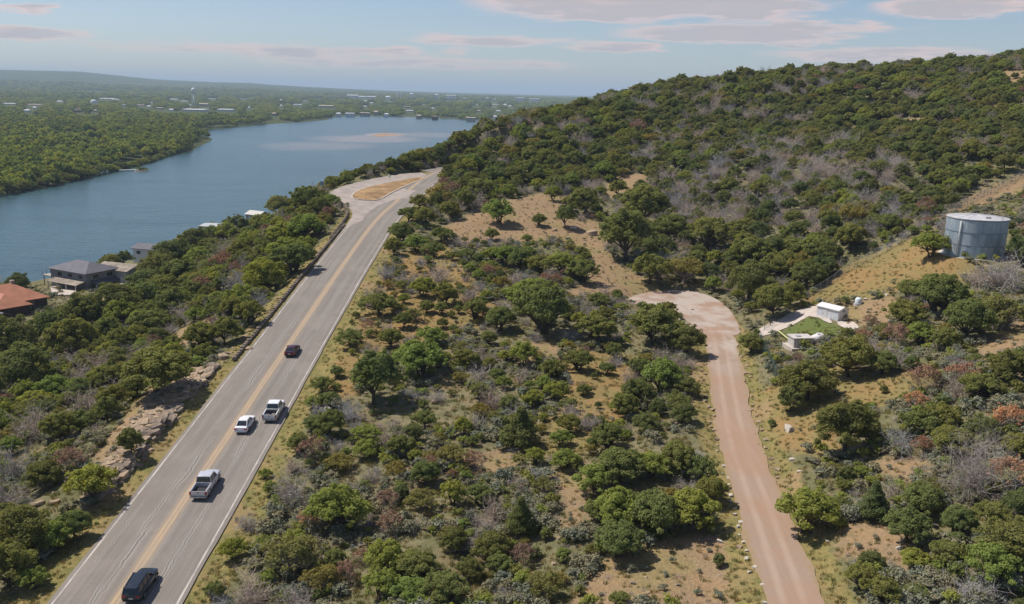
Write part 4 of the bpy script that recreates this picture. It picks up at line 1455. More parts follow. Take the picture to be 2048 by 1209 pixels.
def make_car(name, label, cat, paint_m, kind, loc, rz, pitch, glassy_roof=None):
    root = empty(name, loc, rz)
    root.rotation_euler = (pitch, 0, rz)
    tag(root, label, cat, 'cars driving up the highway')
    if kind == 'sedan':
        L, W, zb, zt = 4.75, 1.82, .80, .92
        st = [(-2.38, .70, .42, .62, .70, .01), (-2.30, .84, .30, .78, .92, .02), (-1.9, .90, .24, .82, .98, .03), (-1.2, .91, .22, .82, .95, .02), (0, .91, .22, .80, .93, .02),
              (1.0, .91, .22, .80, .92, .03), (1.7, .90, .24, .76, .86, .04), (2.2, .82, .30, .66, .74, .03), (2.37, .66, .40, .56, .60, .01)]
        cab = [(-1.95, .74, .98), (-1.05, .60, 1.42), (.10, .62, 1.46), (1.05, .78, .94)]
        roof = (-1.0, .12)
        wr, wx, wy = .33, .80, (-1.35, 1.42)
        pill = (-.35,)
    elif kind == 'wagon':
        L, W = 4.85, 1.92
        st = [(-2.42, .80, .50, .80, .92, .01), (-2.36, .92, .36, .92, 1.04, .02), (-1.9, .95, .30, .95, 1.08, .03), (-1.2, .96, .28, .95, 1.07, .02), (0, .96, .28, .93, 1.05, .02),
              (.9, .96, .28, .92, 1.04, .03), (1.7, .94, .30, .88, 1.00, .05), (2.25, .86, .38, .80, .88, .03), (2.42, .70, .50, .68, .72, .01)]
        cab = [(-2.32, .80, 1.06), (-2.0, .70, 1.66), (.25, .72, 1.72), (1.15, .82, 1.05)]
        roof = (-2.02, .28)
        wr, wx, wy = .38, .83, (-1.45, 1.5)
        pill = (-1.1, -.1)
    elif kind == 'coupe':
        L, W = 4.5, 1.85
        st = [(-2.25, .72, .42, .66, .78, .01), (-2.15, .88, .30, .80, .96, .02), (-1.7, .92, .24, .82, .98, .03), (-1.0, .92, .22, .82, .96, .02), (0, .92, .22, .80, .93, .02),
              (.9, .92, .22, .78, .90, .04), (1.6, .90, .24, .72, .82, .05), (2.1, .80, .30, .62, .70, .03), (2.25, .64, .40, .52, .56, .01)]
        cab = [(-2.0, .76, .98), (-1.1, .60, 1.36), (-.1, .62, 1.40), (.9, .78, .92)]
        roof = (-1.0, -.05)
        wr, wx, wy = .34, .81, (-1.3, 1.4)
        pill = (-.5,)
    else:   # pickup
        L, W = 5.85, 2.02
        st = [(-.15, 1.0, .42, 1.05, 1.20, .02), (.5, 1.0, .42, 1.05, 1.18, .02), (1.3, 1.0, .42, 1.05, 1.17, .03), (2.1, .99, .44, 1.02, 1.14, .05), (2.7, .92, .50, .94, 1.04, .04), (2.92, .80, .56, .82, .90, .01)]
        cab = [(-.75, .88, 1.20), (-.55, .76, 1.86), (.72, .78, 1.90), (1.45, .90, 1.18)]
        roof = (-.58, .75)
        wr, wx, wy = .41, .86, (-1.75, 1.85)
        pill = (.15,)
        st = [(-.78, 1.0, .42, 1.05, 1.2, .0)] + st
    MB().loft([section(*s) for s in st]).build('body', paint_m, root, smooth=False, bevel=0.02)
    # greenhouse
    (yb0, wb0, zb0), (yr0, wr0, zr0), (yr1, wr1, zr1), (yf, wf, zf) = cab
    base = [(-wb0, yb0, zb0 - .03), (wb0, yb0, zb0 - .03), (wf, yf, zf - .03), (-wf, yf, zf - .03)]
    topq = [(-wr0, yr0, zr0 - .02), (wr0, yr0, zr0 - .02), (wr1, yr1, zr1 - .02), (-wr1, yr1, zr1 - .02)]
    MB().hexa(base + topq).build('window_glass', M['car_glass'], root, bevel=0.02)
    rp = []
    for k, e in enumerate((0.0, .06)):
        rp.append([(-(wr0 - e), yr0 + e, zr0 + .05 * k), (0, yr0 - .05 + e, zr0 + .02 + .06 * k), ((wr0 - e), yr0 + e, zr0 + .05 * k), ((wr1 - e) * 1.02, (yr0 + yr1) / 2, (zr0 + zr1) / 2 + .02 + .05 * k),
                   (wr1 - e, yr1 - e, zr1 + .03 * k), (0, yr1 + .06 - e, zr1 + .01 + .05 * k), (-(wr1 - e), yr1 - e, zr1 + .03 * k), (-(wr1 - e) * 1.02, (yr0 + yr1) / 2, (zr0 + zr1) / 2 + .02 + .05 * k)])
    ro = MB().loft([[(x, y, z - .05) for x, y, z in rp[0]], rp[0], rp[1]]).build('roof', glassy_roof or paint_m, root)
    for s in (-1, 1):
        pm = MB()
        i0, i1 = (0, 3) if s < 0 else (1, 2)
        for b_, t_ in ((base[i0], topq[i0]), (base[i1], topq[i1])):
            pm.tube([(b_[0] * 1.005, b_[1], b_[2]), (t_[0] * 1.005, t_[1], t_[2] + .03)], .05, 5)
        for yp in pill:
            f = (yp - yb0) / (yf - yb0)
            bx = wb0 + (wf - wb0) * f
            tx = wr0 + (wr1 - wr0) * np.clip((yp - yr0) / (yr1 - yr0), 0, 1)
            pm.tube([(s * bx * 1.0, yp - .03, zb0 - .02), (s * tx * 1.0, yp - .03, zr0)], .045, 5)
        pm.build('pillar', paint_m, root)
        dr = MB().box(s * W / 2 - .012, s * W / 2 + .012, (pill[0]) - .01, pill[0] + 1.1, .5, .88).build('door', paint_m, root)
        MB().box(s * W / 2 - .02, s * W / 2 + .04, pill[0] + .08, pill[0] + .28, .82, .87).build('handle', M['black_trim'] if kind == 'pickup' else paint_m, dr)
        MB().box(min(s * wf, s * (wf + .24)), max(s * wf, s * (wf + .24)), yf - .42, yf - .26, zf + .02, zf + .2).build('mirror', paint_m, root, bevel=.03)
        MB().box(s * .58 - .2, s * .58 + .2, st[-1][0] - .16, st[-1][0] - .02, st[-1][3] - .04, st[-1][3] + .12).build('headlight', M['lamp_clear'], root, bevel=.02)
        for wyy in wy:
            wheel(root, s * wx, wyy, wr, .23)
            # wheel arch lip
            rg = []
            for i in range(11):
                a = math.pi * i / 10
                rg.append([(s * (W / 2 - .06), wyy + (wr + .05) * math.cos(a), wr + (wr + .05) * math.sin(a)), (s * (W / 2 + .015), wyy + (wr + .05) * math.cos(a), wr + (wr + .05) * math.sin(a)),
                           (s * (W / 2 + .015), wyy + (wr + .12) * math.cos(a), wr + (wr + .12) * math.sin(a)), (s * (W / 2 - .06), wyy + (wr + .12) * math.cos(a), wr + (wr + .12) * math.sin(a))])
            MB().loft(rg).build('wheel_arch', M['black_trim'], root)
    yr_ = st[0][0]
    if kind == 'pickup':
        y0, y1 = -2.86, -.80
        MB().box(-.86, .86, y0 + .06, y1, .62, .70).build('bed_floor', M['black_trim'], root)
        for s in (-1, 1):
            MB().loft([[(s * .99, y, .45), (s * 1.01, y, .80), (s * .985, y, 1.05), (s * .95, y, 1.20), (s * .84, y, 1.20), (s * .84, y, .45)] for y in (y0, y0 + .3, y1 + .01)]).build('bed_side', paint_m, root)
            MB().box(s * .90 - .1, s * .90 + .1, y0 - .03, y0 + .05, .72, 1.12).build('taillight', M['tail_red'], root)
        tg = MB().box(-.80, .80, y0 - .02, y0 + .06, .58, 1.18).build('tailgate', paint_m, root, bevel=.02)
        MB().box(-.14, .14, y0 - .05, y0 - .02, .98, 1.06).build('latch', M['black_trim'], tg)
        bp_ = MB().box(-.98, .98, y0 - .2, y0 - .02, .42, .60).build('rear_bumper', M['rim'], root, bevel=.03)
        MB().box(-.16, .16, y0 - .225, y0 - .2, .45, .58).build('number_plate', M['plate'], bp_)
        MB().box(-.86, .86, y1 - .06, y1 + .04, .62, 1.24).build('headboard', paint_m, root)
    else:
        for s in (-1, 1):
            MB().box(s * .66 - .2, s * .66 + .2, yr_ - .02, yr_ + .2, st[1][3] - .12, st[1][3] + .04).build('taillight', M['tail_red'], root, bevel=.02)
        bp_ = MB().box(-.80, .80, yr_ - .07, yr_ + .12, .34, .52).build('rear_bumper', M['black_trim'] if kind == 'wagon' else paint_m, root, bevel=.04)
        MB().box(-.2, .2, yr_ - .03, yr_ + .03, .60, .72).build('number_plate', M['plate'], root)
        if kind == 'wagon':
            for s in (-1, 1):
                MB().tube([(s * .60, -1.85, 1.72), (s * .60, -1.8, 1.82), (s * .62, .05, 1.86), (s * .62, .1, 1.76)], .025, 5).build('roof_rail', M['black_trim'], root)
            MB().box(-.6, .6, -2.3, -1.98, 1.68, 1.73).build('rear_spoiler', paint_m, root)
    MB().box(-.7, .7, st[-1][0] - .05, st[-1][0] + .06, .42, .56).build('front_bumper', M['black_trim'], root, bevel=.03)
    return root


def road_pose(u, v):
    p = hw_point(u, v)
    i = int(np.argmin(np.hypot(HWL[:, 0] - p[0], HWL[:, 1] - p[1])))
    d_ = HWL[min(i + 2, len(HWL) - 1)] - HWL[max(i - 2, 0)]
    rz_ = math.atan2(-d_[0], d_[1])
    pit = math.atan2(d_[2], math.hypot(d_[0], d_[1]))
    off = math.hypot(p[0] - HWL[i, 0], p[1] - HWL[i, 1])
    return (p[0], p[1], HW_Z(p[1]) + 0.06 - .012 * off + 0.01), rz_, pit


PT_white = car_paint('white_paint', (0.72, 0.72, 0.72), 0.0)
PT_silver = car_paint('silver_paint', (0.58, 0.58, 0.60), 0.35)
PT_black = car_paint('black_paint', (0.012, 0.018, 0.024), 0.1, 0.25)
PT_maroon = car_paint('dark_maroon_paint', (0.075, 0.020, 0.028), 0.3, 0.3)
make_car('station_wagon', 'black station wagon nearest the camera at the bottom of the highway', 'car', PT_black, 'wagon', *road_pose(283, 1180))
make_car('pickup_truck', 'silver pickup truck with empty bed driving behind the black wagon', 'pickup truck', PT_silver, 'pickup', *road_pose(413, 978))
make_car('sedan', 'white sedan beside the centre line, left of the other pickup', 'car', PT_white, 'sedan', *road_pose(491, 855))
pk, pkr, pkp = road_pose(549, 829)
make_car('pickup_truck', 'white pickup with a loaded dark bed on the right shoulder', 'pickup truck', PT_white, 'pickup', pk, pkr, pkp)
make_car('coupe', 'small dark maroon car farthest up the highway', 'car', PT_maroon, 'coupe', *road_pose(585, 707))
# load in the second pickup's bed
mt = Matrix.Translation(pk) @ Matrix.Rotation(pkr, 4, 'Z') @ Matrix.Rotation(pkp, 4, 'X')
tb = empty('toolbox', mt @ Vector((0, -1.15, .71)), pkr)
tag(tb, 'dark grey toolbox across the front of the loaded pickup bed', 'toolbox')
MB().box(-.8, .8, -.25, .25, 0, .5).build('case', principled('dark_toolbox', (0.09, 0.09, 0.10), 0.5), tb, bevel=.02)
MB().box(-.82, .82, -.27, .27, .5, .56).build('lid', principled('toolbox_lid', (0.14, 0.14, 0.15), 0.45), tb, bevel=.02)
for k, (bx, by, s_, c_, lb) in enumerate(((-.35, -2.3, .5, (0.05, 0.03, 0.03), 'dark brown box at the tail of the loaded pickup bed, left side'),
                                           (.4, -2.1, .42, (0.22, 0.17, 0.12), 'tan box at the tail of the loaded pickup bed, right side'))):
    bo = empty('box', mt @ Vector((bx, by, .71)), pkr + .2 * k)
    tag(bo, lb, 'box')
    MB().box(-s_ / 2, s_ / 2, -s_ / 2, s_ / 2, 0, s_ * .7).build('carton', principled('carton_%d' % k, c_, 0.9), bo)
    MB().box(-s_ / 2 - .01, s_ / 2 + .01, -.03, .03, s_ * .7, s_ * .71).build('tape', principled('tape_%d' % k, tuple(x * 1.6 for x in c_), 0.6), bo)


# ------------------------------------------------------------------ houses by the lake
def seams(roof, Wd, L, Hw, rise, over, mat, pitch=0.9):
    pass


M['red_roof'] = principled('red_brown_metal_roof', (0.40, 0.165, 0.09), 0.7, vary=0.14, vscale=0.5)
M['slate_roof'] = principled('grey_slate_roof', (0.105, 0.10, 0.115), 0.7, vary=0.15, vscale=0.6)
M['tan_roof'] = principled('tan_shingle_roof', (0.27, 0.225, 0.175), 0.9, vary=0.3, vscale=0.5)
M['dark_wall'] = principled('dark_brick_wall', (0.085, 0.062, 0.055), 0.9, vary=0.25, vscale=1.5)
M['grey_wall'] = principled('grey_siding', (0.20, 0.20, 0.21), 0.8, vary=0.12)
M['sage_wall'] = principled('sage_siding', (0.26, 0.28, 0.25), 0.85, vary=0.12)
M['tan_wall'] = principled('tan_stucco', (0.36, 0.31, 0.25), 0.9, vary=0.12)
M['white_stucco'] = principled('white_stucco', (0.62, 0.63, 0.63), 0.85, vary=0.06)


def house_at(u, v):
    return on_ground(u, v)


hp = house_at(35, 628)
gb, rf = gable_building('red_roof_house', (hp[0] - 7.0, hp[1] + 5, hp[2]), R(-38), 19, 13, 3.2, 3.6, 'dark-walled house with broad red-brown hip roof at left edge', 'house',
                        M['dark_wall'], M['red_roof'], doors=[('front', 1.5, 0, 1.0, 2.1)], windows=[('front', -3.4, .9, 1.6, 1.3), ('front', 4.2, .9, 1.4, 1.3), ('right', -5, .9, 1.8, 1.3), ('right', 0, .9, 1.8, 1.3), ('right', 5, .9, 1.6, 1.3)], over=.7, hip=True)
wing, wr2 = MB(), MB()
wing.box(2.0, 11.5, -6.5, 2.5, -1.5, 3.0).build('wing_wall', M['dark_wall'], gb)
P_ = [(1.0, -7.2, 2.7), (12.3, -7.2, 2.7), (12.3, 3.2, 2.7), (1.0, 3.2, 2.7), (1.0, -7.2, 2.85), (12.3, -7.2, 2.85), (12.3, 3.2, 2.85), (1.0, 3.2, 2.85), (1.0, -2, 5.7), (7.5, -2, 5.7)]
wr2.poly(P_, [(3, 2, 1, 0), (0, 1, 5, 4), (1, 2, 6, 5), (2, 3, 7, 6), (3, 0, 4, 7), (4, 5, 9, 8), (5, 6, 9), (6, 7, 8, 9), (7, 4, 8)]).build('wing_roof', M['red_roof'], gb)
MB().box(11.2, 12.0, -6.9, -6.1, -1.5, 2.8).build('porch_pillar', M['tan_wall'], gb)
MB().box(-1.0, 0.0, 3, 4, 5.2, 7.6).build('chimney', M['tan_wall'], rf)

hp = house_at(150, 588)
gh, gr = gable_building('grey_lake_house', (hp[0] - 4.0, hp[1] + 15, hp[2] - 1), R(62), 17.5, 11.5, 6.2, 2.1, 'two-storey lake house with low grey hip roof by the water', 'house',
                        M['grey_wall'], M['slate_roof'], doors=[('left', -3, 0, 1.2, 2.2)], windows=[('left', -6, 3.8, 2.0, 1.4), ('left', -1, 3.8, 2.4, 1.4), ('left', 4, 3.8, 2.4, 1.4), ('front', -2.5, 3.8, 2.2, 1.4), ('front', 2.5, 3.8, 2.2, 1.4), ('left', 5, .8, 1.6, 1.3)], over=.8, hip=True)
MB().hexa([(-9.6, -8.6, 2.7), (-5.6, -8.6, 3.5), (-5.6, 5.6, 3.5), (-9.6, 5.6, 2.7), (-9.6, -8.6, 2.85), (-5.6, -8.6, 3.65), (-5.6, 5.6, 3.65), (-9.6, 5.6, 2.85)]).build('porch_roof', M['tan_roof'], gh)
for y_ in (-8.2, -3.6, 1.0, 5.2):
    MB().box(-9.4, -9.2, y_ - .1, y_ + .1, -1.5, 2.75).build('porch_post', M['white_trim'], gh)
MB().hexa([(-4.5, -11.6, 2.6), (4.5, -11.6, 2.6), (4.5, -8.75, 3.5), (-4.5, -8.75, 3.5), (-4.5, -11.6, 2.75), (4.5, -11.6, 2.75), (4.5, -8.75, 3.65), (-4.5, -8.75, 3.65)]).build('carport_roof', M['slate_roof'], gh)
for x_ in (-4.2, 4.2):
    MB().box(x_ - .12, x_ + .12, -11.4, -11.2, -1.5, 2.65).build('carport_post', M['white_trim'], gh)
dk = MB().box(-5.5, 5.5, 8.77, 13.5, 3.0, 3.2).build('deck', M['tan_wall'], gh)
for k in range(9):
    MB().box(-5.45 + k * 1.36, -5.37 + k * 1.36, 13.35, 13.45, 3.2, 4.2).build('railing_post', M['slate_roof'], dk)
for x_ in (-5.2, 5.2):
    MB().box(x_ - .12, x_ + .12, 13.1, 13.3, -2.5, 3.0).build('deck_post', M['tan_wall'], gh)

hp = house_at(232, 580)
th, tr_ = gable_building('tan_roof_house', (hp[0] - 4.5, hp[1] + 15, hp[2] - .3), R(70), 13, 9.5, 4.4, 1.3, 'sage-walled house with faded tan roof beside the grey lake house', 'house',
                         M['sage_wall'], M['tan_roof'], doors=[('left', -4.0, 0, 1.1, 2.1)], windows=[('left', 0.5, .6, 2.6, 1.8), ('left', 4, .8, 1.6, 1.5), ('front', 0, 1.0, 2.0, 1.5), ('back', 0, 1.0, 2.0, 1.5)], over=.5)
hp = house_at(272, 528)
wh, wr_ = gable_building('white_house', (hp[0] + 3.5, hp[1] + 6, max(hp[2], .8)), R(75), 10, 8, 5.2, 1.2, 'white two-storey house with thin grey roof half hidden by shore trees', 'house',
                         M['white_stucco'], M['slate_roof'], doors=[('left', 0, 0, 1.1, 2.1)], windows=[('left', -2.5, 3, 1.6, 1.2), ('left', 2.5, 3, 1.6, 1.2), ('front', 0, 3, 1.6, 1.2)], over=.6)
hp = house_at(438, 470)
bh, br_ = gable_building('boathouse', (hp[0], hp[1] + 4, max(hp[2], 0.6)), R(80), 15, 9, 3.6, .5, 'white lakeside boathouse with flat pale roof among the shore trees', 'boathouse',
                         M['white_stucco'], principled('pale_roof', (0.40, 0.42, 0.42), 0.6), doors=[('left', 2.5, 0, 2.6, 2.4)], windows=[('left', -3, 1, 1.8, 1.2), ('front', 0, 1, 1.6, 1.2)], over=.8)
hp = house_at(512, 446)
bh2, br2 = gable_building('lake_cottage', (hp[0], hp[1] + 3, max(hp[2], 1)), R(60), 9, 7, 3.0, 1.4, 'little cottage with cream roof showing above shore trees, right of boathouse', 'house',
                          M['tan_wall'], principled('cream_roof', (0.52, 0.49, 0.44), 0.7), doors=[('left', 2, 0, 1, 2)], windows=[('left', -1.5, 1, 1.4, 1.1), ('front', 0, 1, 1.4, 1.1)], over=.5)
# street, drives and yards by the houses
for pix, nm in (([(-40, 655), (48, 655), (44, 672), (-40, 672)], 'lake_street'), ([(205, 578), (258, 556), (272, 558), (270, 568), (225, 586)], 'house_drive'), ([(100, 570), (150, 560), (152, 590), (105, 592)], 'house_yard')):
    z_ = [at_z(u, v, 2.8) for u, v in pix]
    sheet(nm, z_, M['drive'], 0.35, step=2.0)
# street lamp at the left edge
lp = on_ground(30, 712)
lr = empty('street_lamp', lp)
tag(lr, 'thin dark street lamp with white head by the left picture edge', 'street lamp')
MB().tube([(0, 0, -.5), (0, 0, 9.6), (-.5, -.1, 9.9), (-1.6, -.3, 10.0)], [.12, .09, .06, .05], 7).build('pole', M['bark'], lr, smooth=True)
MB().box(-2.2, -1.4, -.45, -.12, 9.9, 10.1).build('lamp_head', M['white_trim'], lr, bevel=.04)
# signs and pole at the pull-out
sp0 = hw_point(652, 386)
sr = empty('information_sign', (sp0[0] - 1.0, sp0[1] + 1, sp0[2] - .1), .2)
tag(sr, 'blue sign on a dark post at the lake end of the pull-out', 'sign')
MB().tube([(0, 0, -.4), (0, 0, 3.4)], .09, 6).build('post', M['dark_metal'], sr)
MB().box(-.9, .1, -.05, .05, 2.3, 3.5).build('panel', principled('blue_sign', (0.16, 0.30, 0.45), 0.5), sr)
for u, v, lb in ((752, 352, 'first dark post behind the pull-out, farther from the hill'), (762, 350, 'second dark post behind the pull-out, nearer the hill')):
    q = hw_point(u, v + 4)
    r_ = empty('marker_post', (q[0] - .8, q[1] + 1.5, q[2] - .1))
    tag(r_, lb, 'post')
    MB().tube([(0, 0, -.4), (0, 0, 3.0)], .12, 6).build('post', M['bark'], r_)
    MB().box(-.25, .25, -.04, .04, 2.3, 3.0).build('plate', M['dark_metal'], r_)
q = hw_point(780, 356)
bx_ = empty('litter_barrel', (q[0] - .5, q[1] + 1.6, q[2] - .1))
tag(bx_, 'small white barrel at the back edge of the pull-out', 'barrel')
MB().loft([cyl_pts(.32, 14, 0), cyl_pts(.36, 14, .5), cyl_pts(.32, 14, 1.0)]).build('drum', M['white_trim'], bx_, smooth=True)
MB().loft([cyl_pts(.35, 14, 1.0), cyl_pts(.35, 14, 1.06)]).build('lid', M['concrete'], bx_)

# ------------------------------------------------------------------ plants
def leaf_quads(cent, nrm, size, rng, elong=1.5):
    n = len(cent)
    a = np.cross(nrm, rng.normal(size=(n, 3)))
    a /= np.linalg.norm(a, axis=1)[:, None] + 1e-9
    b_ = np.cross(nrm, a)
    s = size * rng.uniform(0.6, 1.3, (n, 1))
    a, b_ = a * s * elong * 0.5, b_ * s * 0.5
    v = np.stack([cent - a, cent + b_ * 0.9, cent + a, cent - b_ * 0.9], 1).reshape(-1, 3)
    f = np.arange(n * 4).reshape(n, 4)
    return v, f


def ball(c, r, rng, n=10, m=6):
    v, f = [], []
    for j in range(1, m):
        th = math.pi * j / m
        for i in range(n):
            ph = 2 * math.pi * i / n
            k = r * rng.uniform(0.85, 1.1)
            v.append((c[0] + k * math.sin(th) * math.cos(ph), c[1] + k * math.sin(th) * math.sin(ph), c[2] + k * math.cos(th)))
    o = len(v)
    v += [(c[0], c[1], c[2] + r), (c[0], c[1], c[2] - r)]
    for j in range(m - 2):
        for i in range(n):
            f.append((j * n + i, (j + 1) * n + i, (j + 1) * n + (i + 1) % n, j * n + (i + 1) % n))
    for i in range(n):
        f.append((o, i, (i + 1) % n, (i + 1) % n))
        f.append((o + 1, (m - 2) * n + (i + 1) % n, (m - 2) * n + i, (m - 2) * n + i))
    return v, f


def crown_mesh(name, lobes, density, size, seed, mat, core=0.55, fill=0.6, flat=0.0):
    """leaves spread over and through a set of lobes (x, y, z, r)"""
    rng = np.random.default_rng(seed)
    C, Nn, thin = [], [], []
    for (x, y, z, r) in lobes:
        fac = rng.uniform(.35, 1.25)
        n = int(density * r * r * fac)
        thin.append(fac < .6)
        d = rng.normal(size=(n, 3))
        d /= np.linalg.norm(d, axis=1)[:, None]
        d[:, 2] = np.where(d[:, 2] < -0.3, -d[:, 2] * 0.7, d[:, 2])
        d /= np.linalg.norm(d, axis=1)[:, None]
        rad = r * (fill + (1.08 - fill) * rng.uniform(0, 1, (n, 1)) ** 0.5)
        C.append(np.array([x, y, z]) + d * rad * (1, 1, 0.85))
        nn = d + rng.normal(size=(n, 3)) * 0.55 + np.array([0, 0, 0.45])
        Nn.append(nn / np.linalg.norm(nn, axis=1)[:, None])
    C, Nn = np.concatenate(C), np.concatenate(Nn)
    v, f = leaf_quads(C, Nn, size, rng)
    v, f = [v], [f]
    o = len(v[0])
    if core:  # solid balls added inside the lobes to block light through the leaves
        fv, ff = [], []
        for (x, y, z, r), th_ in zip(lobes, thin):
            if th_:
                continue
            bv, bf = ball((x, y, z), r * core, rng, 7, 5)
            ff += [[i + o for i in q] for q in bf]
            fv += bv
            o += len(bv)
        allf = [tuple(q) for q in f[0]] + [tuple(dict.fromkeys(q)) for q in ff]
        me = bpy.data.meshes.new(name)
        me.from_pydata(np.concatenate([v[0], np.array(fv)]).tolist(), [], allf)
    else:
        me = mesh_np(name, v[0], f[0])
    me.materials.append(mat)
    return me


def limbs_mesh(name, lobes, h0, r0, seed, mat, n_limb=7, stems=1, spread=0.25):
    rng = random.Random(seed)
    mb = MB()
    for s in range(stems):
        a = 2 * math.pi * s / stems + rng.uniform(-.4, .4)
        o = (spread * math.cos(a) if stems > 1 else 0, spread * math.sin(a) if stems > 1 else 0)
        fork = (o[0] * 2.2 + rng.uniform(-.15, .15), o[1] * 2.2 + rng.uniform(-.15, .15), h0)
        mb.tube([(o[0], o[1], -0.5), (o[0] * 1.2 + rng.uniform(-.1, .1), o[1] * 1.2, h0 * .5), fork], [r0 * 1.25, r0, r0 * .8], 6)
        for lb in rng.sample(lobes, min(n_limb, len(lobes))):
            t_ = (lb[0], lb[1], lb[2])
            mid = tuple(fork[k] + (t_[k] - fork[k]) * .5 + rng.uniform(-.25, .25) for k in range(3))
            mb.tube([fork, mid, t_], [r0 * .6, r0 * .38, r0 * .12], 5, cap=False)
    me = mesh_np(name, mb.v, mb.f)
    me.materials.append(mat)
    return me


def dome_lobes(seed, R0, H0, H1, n, rmin=0.2, rmax=0.34):
    rng = np.random.default_rng(seed)
    out = []
    for k in range(n):
        a = k * 2.39996 + rng.uniform(-.5, .5)
        q = (k + 0.5) / n
        el = math.asin(min(0.98, 1 - 1.12 * q)) if 1 - 1.12 * q > -0.98 else -1.2
        rr = R0 * rng.uniform(rmin * .75, rmax * 1.05)
        rad = (R0 - rr) * rng.uniform(.7, 1.15)
        hc, hr = H0 + (H1 - H0) * .42, (H1 - H0) * .5
        out.append((rad * math.cos(el) * math.cos(a), rad * math.cos(el) * math.sin(a), hc + (hr - rr * .4) * math.sin(el) * rng.uniform(.85, 1.1), rr))
    for k in range(n // 2):      # stray sprays that break the outline
        a, el = rng.uniform(0, 6.283), rng.uniform(-.2, 1.4)
        rad, hr = R0 * rng.uniform(.88, 1.08), (H1 - H0) * rng.uniform(.5, .62)
        out.append((rad * math.cos(el) * math.cos(a), rad * math.cos(el) * math.sin(a), H0 + (H1 - H0) * .42 + hr * math.sin(el), R0 * rng.uniform(.07, .13)))
    out.append((0, 0, H0 + (H1 - H0) * .5, R0 * .4))
    return out


def cone_lobes(seed, R0, H1, n):
    rng = np.random.default_rng(seed)
    out = []
    for k in range(n):
        q = (k + .5) / n
        a = k * 2.39996 + rng.uniform(-.4, .4)
        z = H1 * (0.10 + 0.84 * q)
        w_ = R0 * (1 - q ** 1.5) * rng.uniform(.75, 1.1)
        rr = R0 * rng.uniform(.26, .38) * (1 - .45 * q)
        out.append((max(w_ - rr, 0) * math.cos(a), max(w_ - rr, 0) * math.sin(a), z, rr))
    return out


def twig_mesh(name, seed, R0, H1, n, thick, mat, up=0.5):
    """leafless brush: many bent, forking stems"""
    rng = np.random.default_rng(seed)
    V, Fc = [], []

    def stick(p, d, L, th, depth):
        q = [p]
        dd = d.copy()
        for s in range(3):
            dd = dd + rng.normal(size=3) * 0.25 + np.array([0, 0, 0.06])
            dd /= np.linalg.norm(dd)
            q.append(q[-1] + dd * L / 3)
        o = len(V)
        for i, c in enumerate(q):
            t_ = th * (1 - i / 3.4)
            s1 = np.cross(dd, [0.3, 0.2, 0.9])
            s1 /= np.linalg.norm(s1)
            s2 = np.cross(dd, s1)
            for k in range(3):
                a = 2.094 * k
                V.append(c + (s1 * math.cos(a) + s2 * math.sin(a)) * t_)
        for i in range(3):
            for k in range(3):
                Fc.append((o + i * 3 + k, o + i * 3 + (k + 1) % 3, o + (i + 1) * 3 + (k + 1) % 3, o + (i + 1) * 3 + k))
        if depth > 0:
            for s in range(rng.integers(3, 6)):
                i = rng.integers(1, 4)
                nd = dd + rng.normal(size=3) * 0.7
                nd /= np.linalg.norm(nd)
                stick(q[i], nd, L * rng.uniform(.4, .65), th * .62, depth - 1)

    for k in range(n):
        a = rng.uniform(0, 6.283)
        tilt = rng.uniform(0.1, 1.25)
        d = np.array([math.sin(tilt) * math.cos(a), math.sin(tilt) * math.sin(a), math.cos(tilt) * up + 0.15])
        d /= np.linalg.norm(d)
        L = (R0 if tilt > .8 else H1) * rng.uniform(.55, .85)
        stick(np.array([rng.uniform(-.2, .2), rng.uniform(-.2, .2), -0.15]), d, L, thick, 2)
    me = mesh_np(name, np.array(V), np.array(Fc))
    me.materials.append(mat)
    return me


W0 = 5.0
PROTO = {}      # kind -> list of [(part name, mesh), ...] built at crown width 5 m
PROTO['oak'] = []
for i in range(5):
    lb = dome_lobes(20 + i, 2.5, 0.35 + .25 * (i % 2), 3.3 + .25 * i, 24 + 3 * i, .17, .33)
    PROTO['oak'].append([('trunk', limbs_mesh('trunk', lb, .8, .17, i, M['bark'], 9, 1 + i % 2 * 2)), ('crown', crown_mesh('crown', lb, 800, .16, 40 + i, M['oak']))])
PROTO['juniper'] = []
for i in range(3):
    lb = dome_lobes(30 + i, 2.5, -.2, 3.5 + .4 * i, 30, .18, .34)
    PROTO['juniper'].append([('trunk', limbs_mesh('trunk', lb, 1.6, .16, 9 + i, M['bark'], 8)), ('crown', crown_mesh('crown', lb, 760, .145, 60 + i, M['juniper']))])
PROTO['cone'] = []
for i in range(2):
    lb = cone_lobes(130 + i, 2.5, 5.0 + .6 * i, 34)
    PROTO['cone'].append([('trunk', limbs_mesh('trunk', lb, 1.6, .16, 9 + i, M['bark'], 8)), ('crown', crown_mesh('crown', lb, 760, .145, 160 + i, M['juniper']))])
PROTO['bright'] = []
for i in range(3):
    lb = dome_lobes(50 + i, 2.5, 0.2, 3.2 + .3 * i, 26, .16, .30)
    PROTO['bright'].append([('trunk', limbs_mesh('trunk', lb, .9, .13, 19 + i, M['bark'], 8, 3)), ('crown', crown_mesh('crown', lb, 700, .165, 70 + i, M['bright'], core=.45, fill=.5))])
PROTO['olive'] = []
for i in range(2):
    lb = dome_lobes(80 + i, 2.5, 0.1, 3.1 + .3 * i, 26, .15, .30)
    PROTO['olive'].append([('trunk', limbs_mesh('trunk', lb, .7, .12, 29 + i, M['brown_twig'], 10, 3)), ('crown', crown_mesh('crown', lb, 520, .15, 90 + i, M['olive'], core=.4, fill=.4))])
PROTO['rust'], PROTO['orange'] = [], []
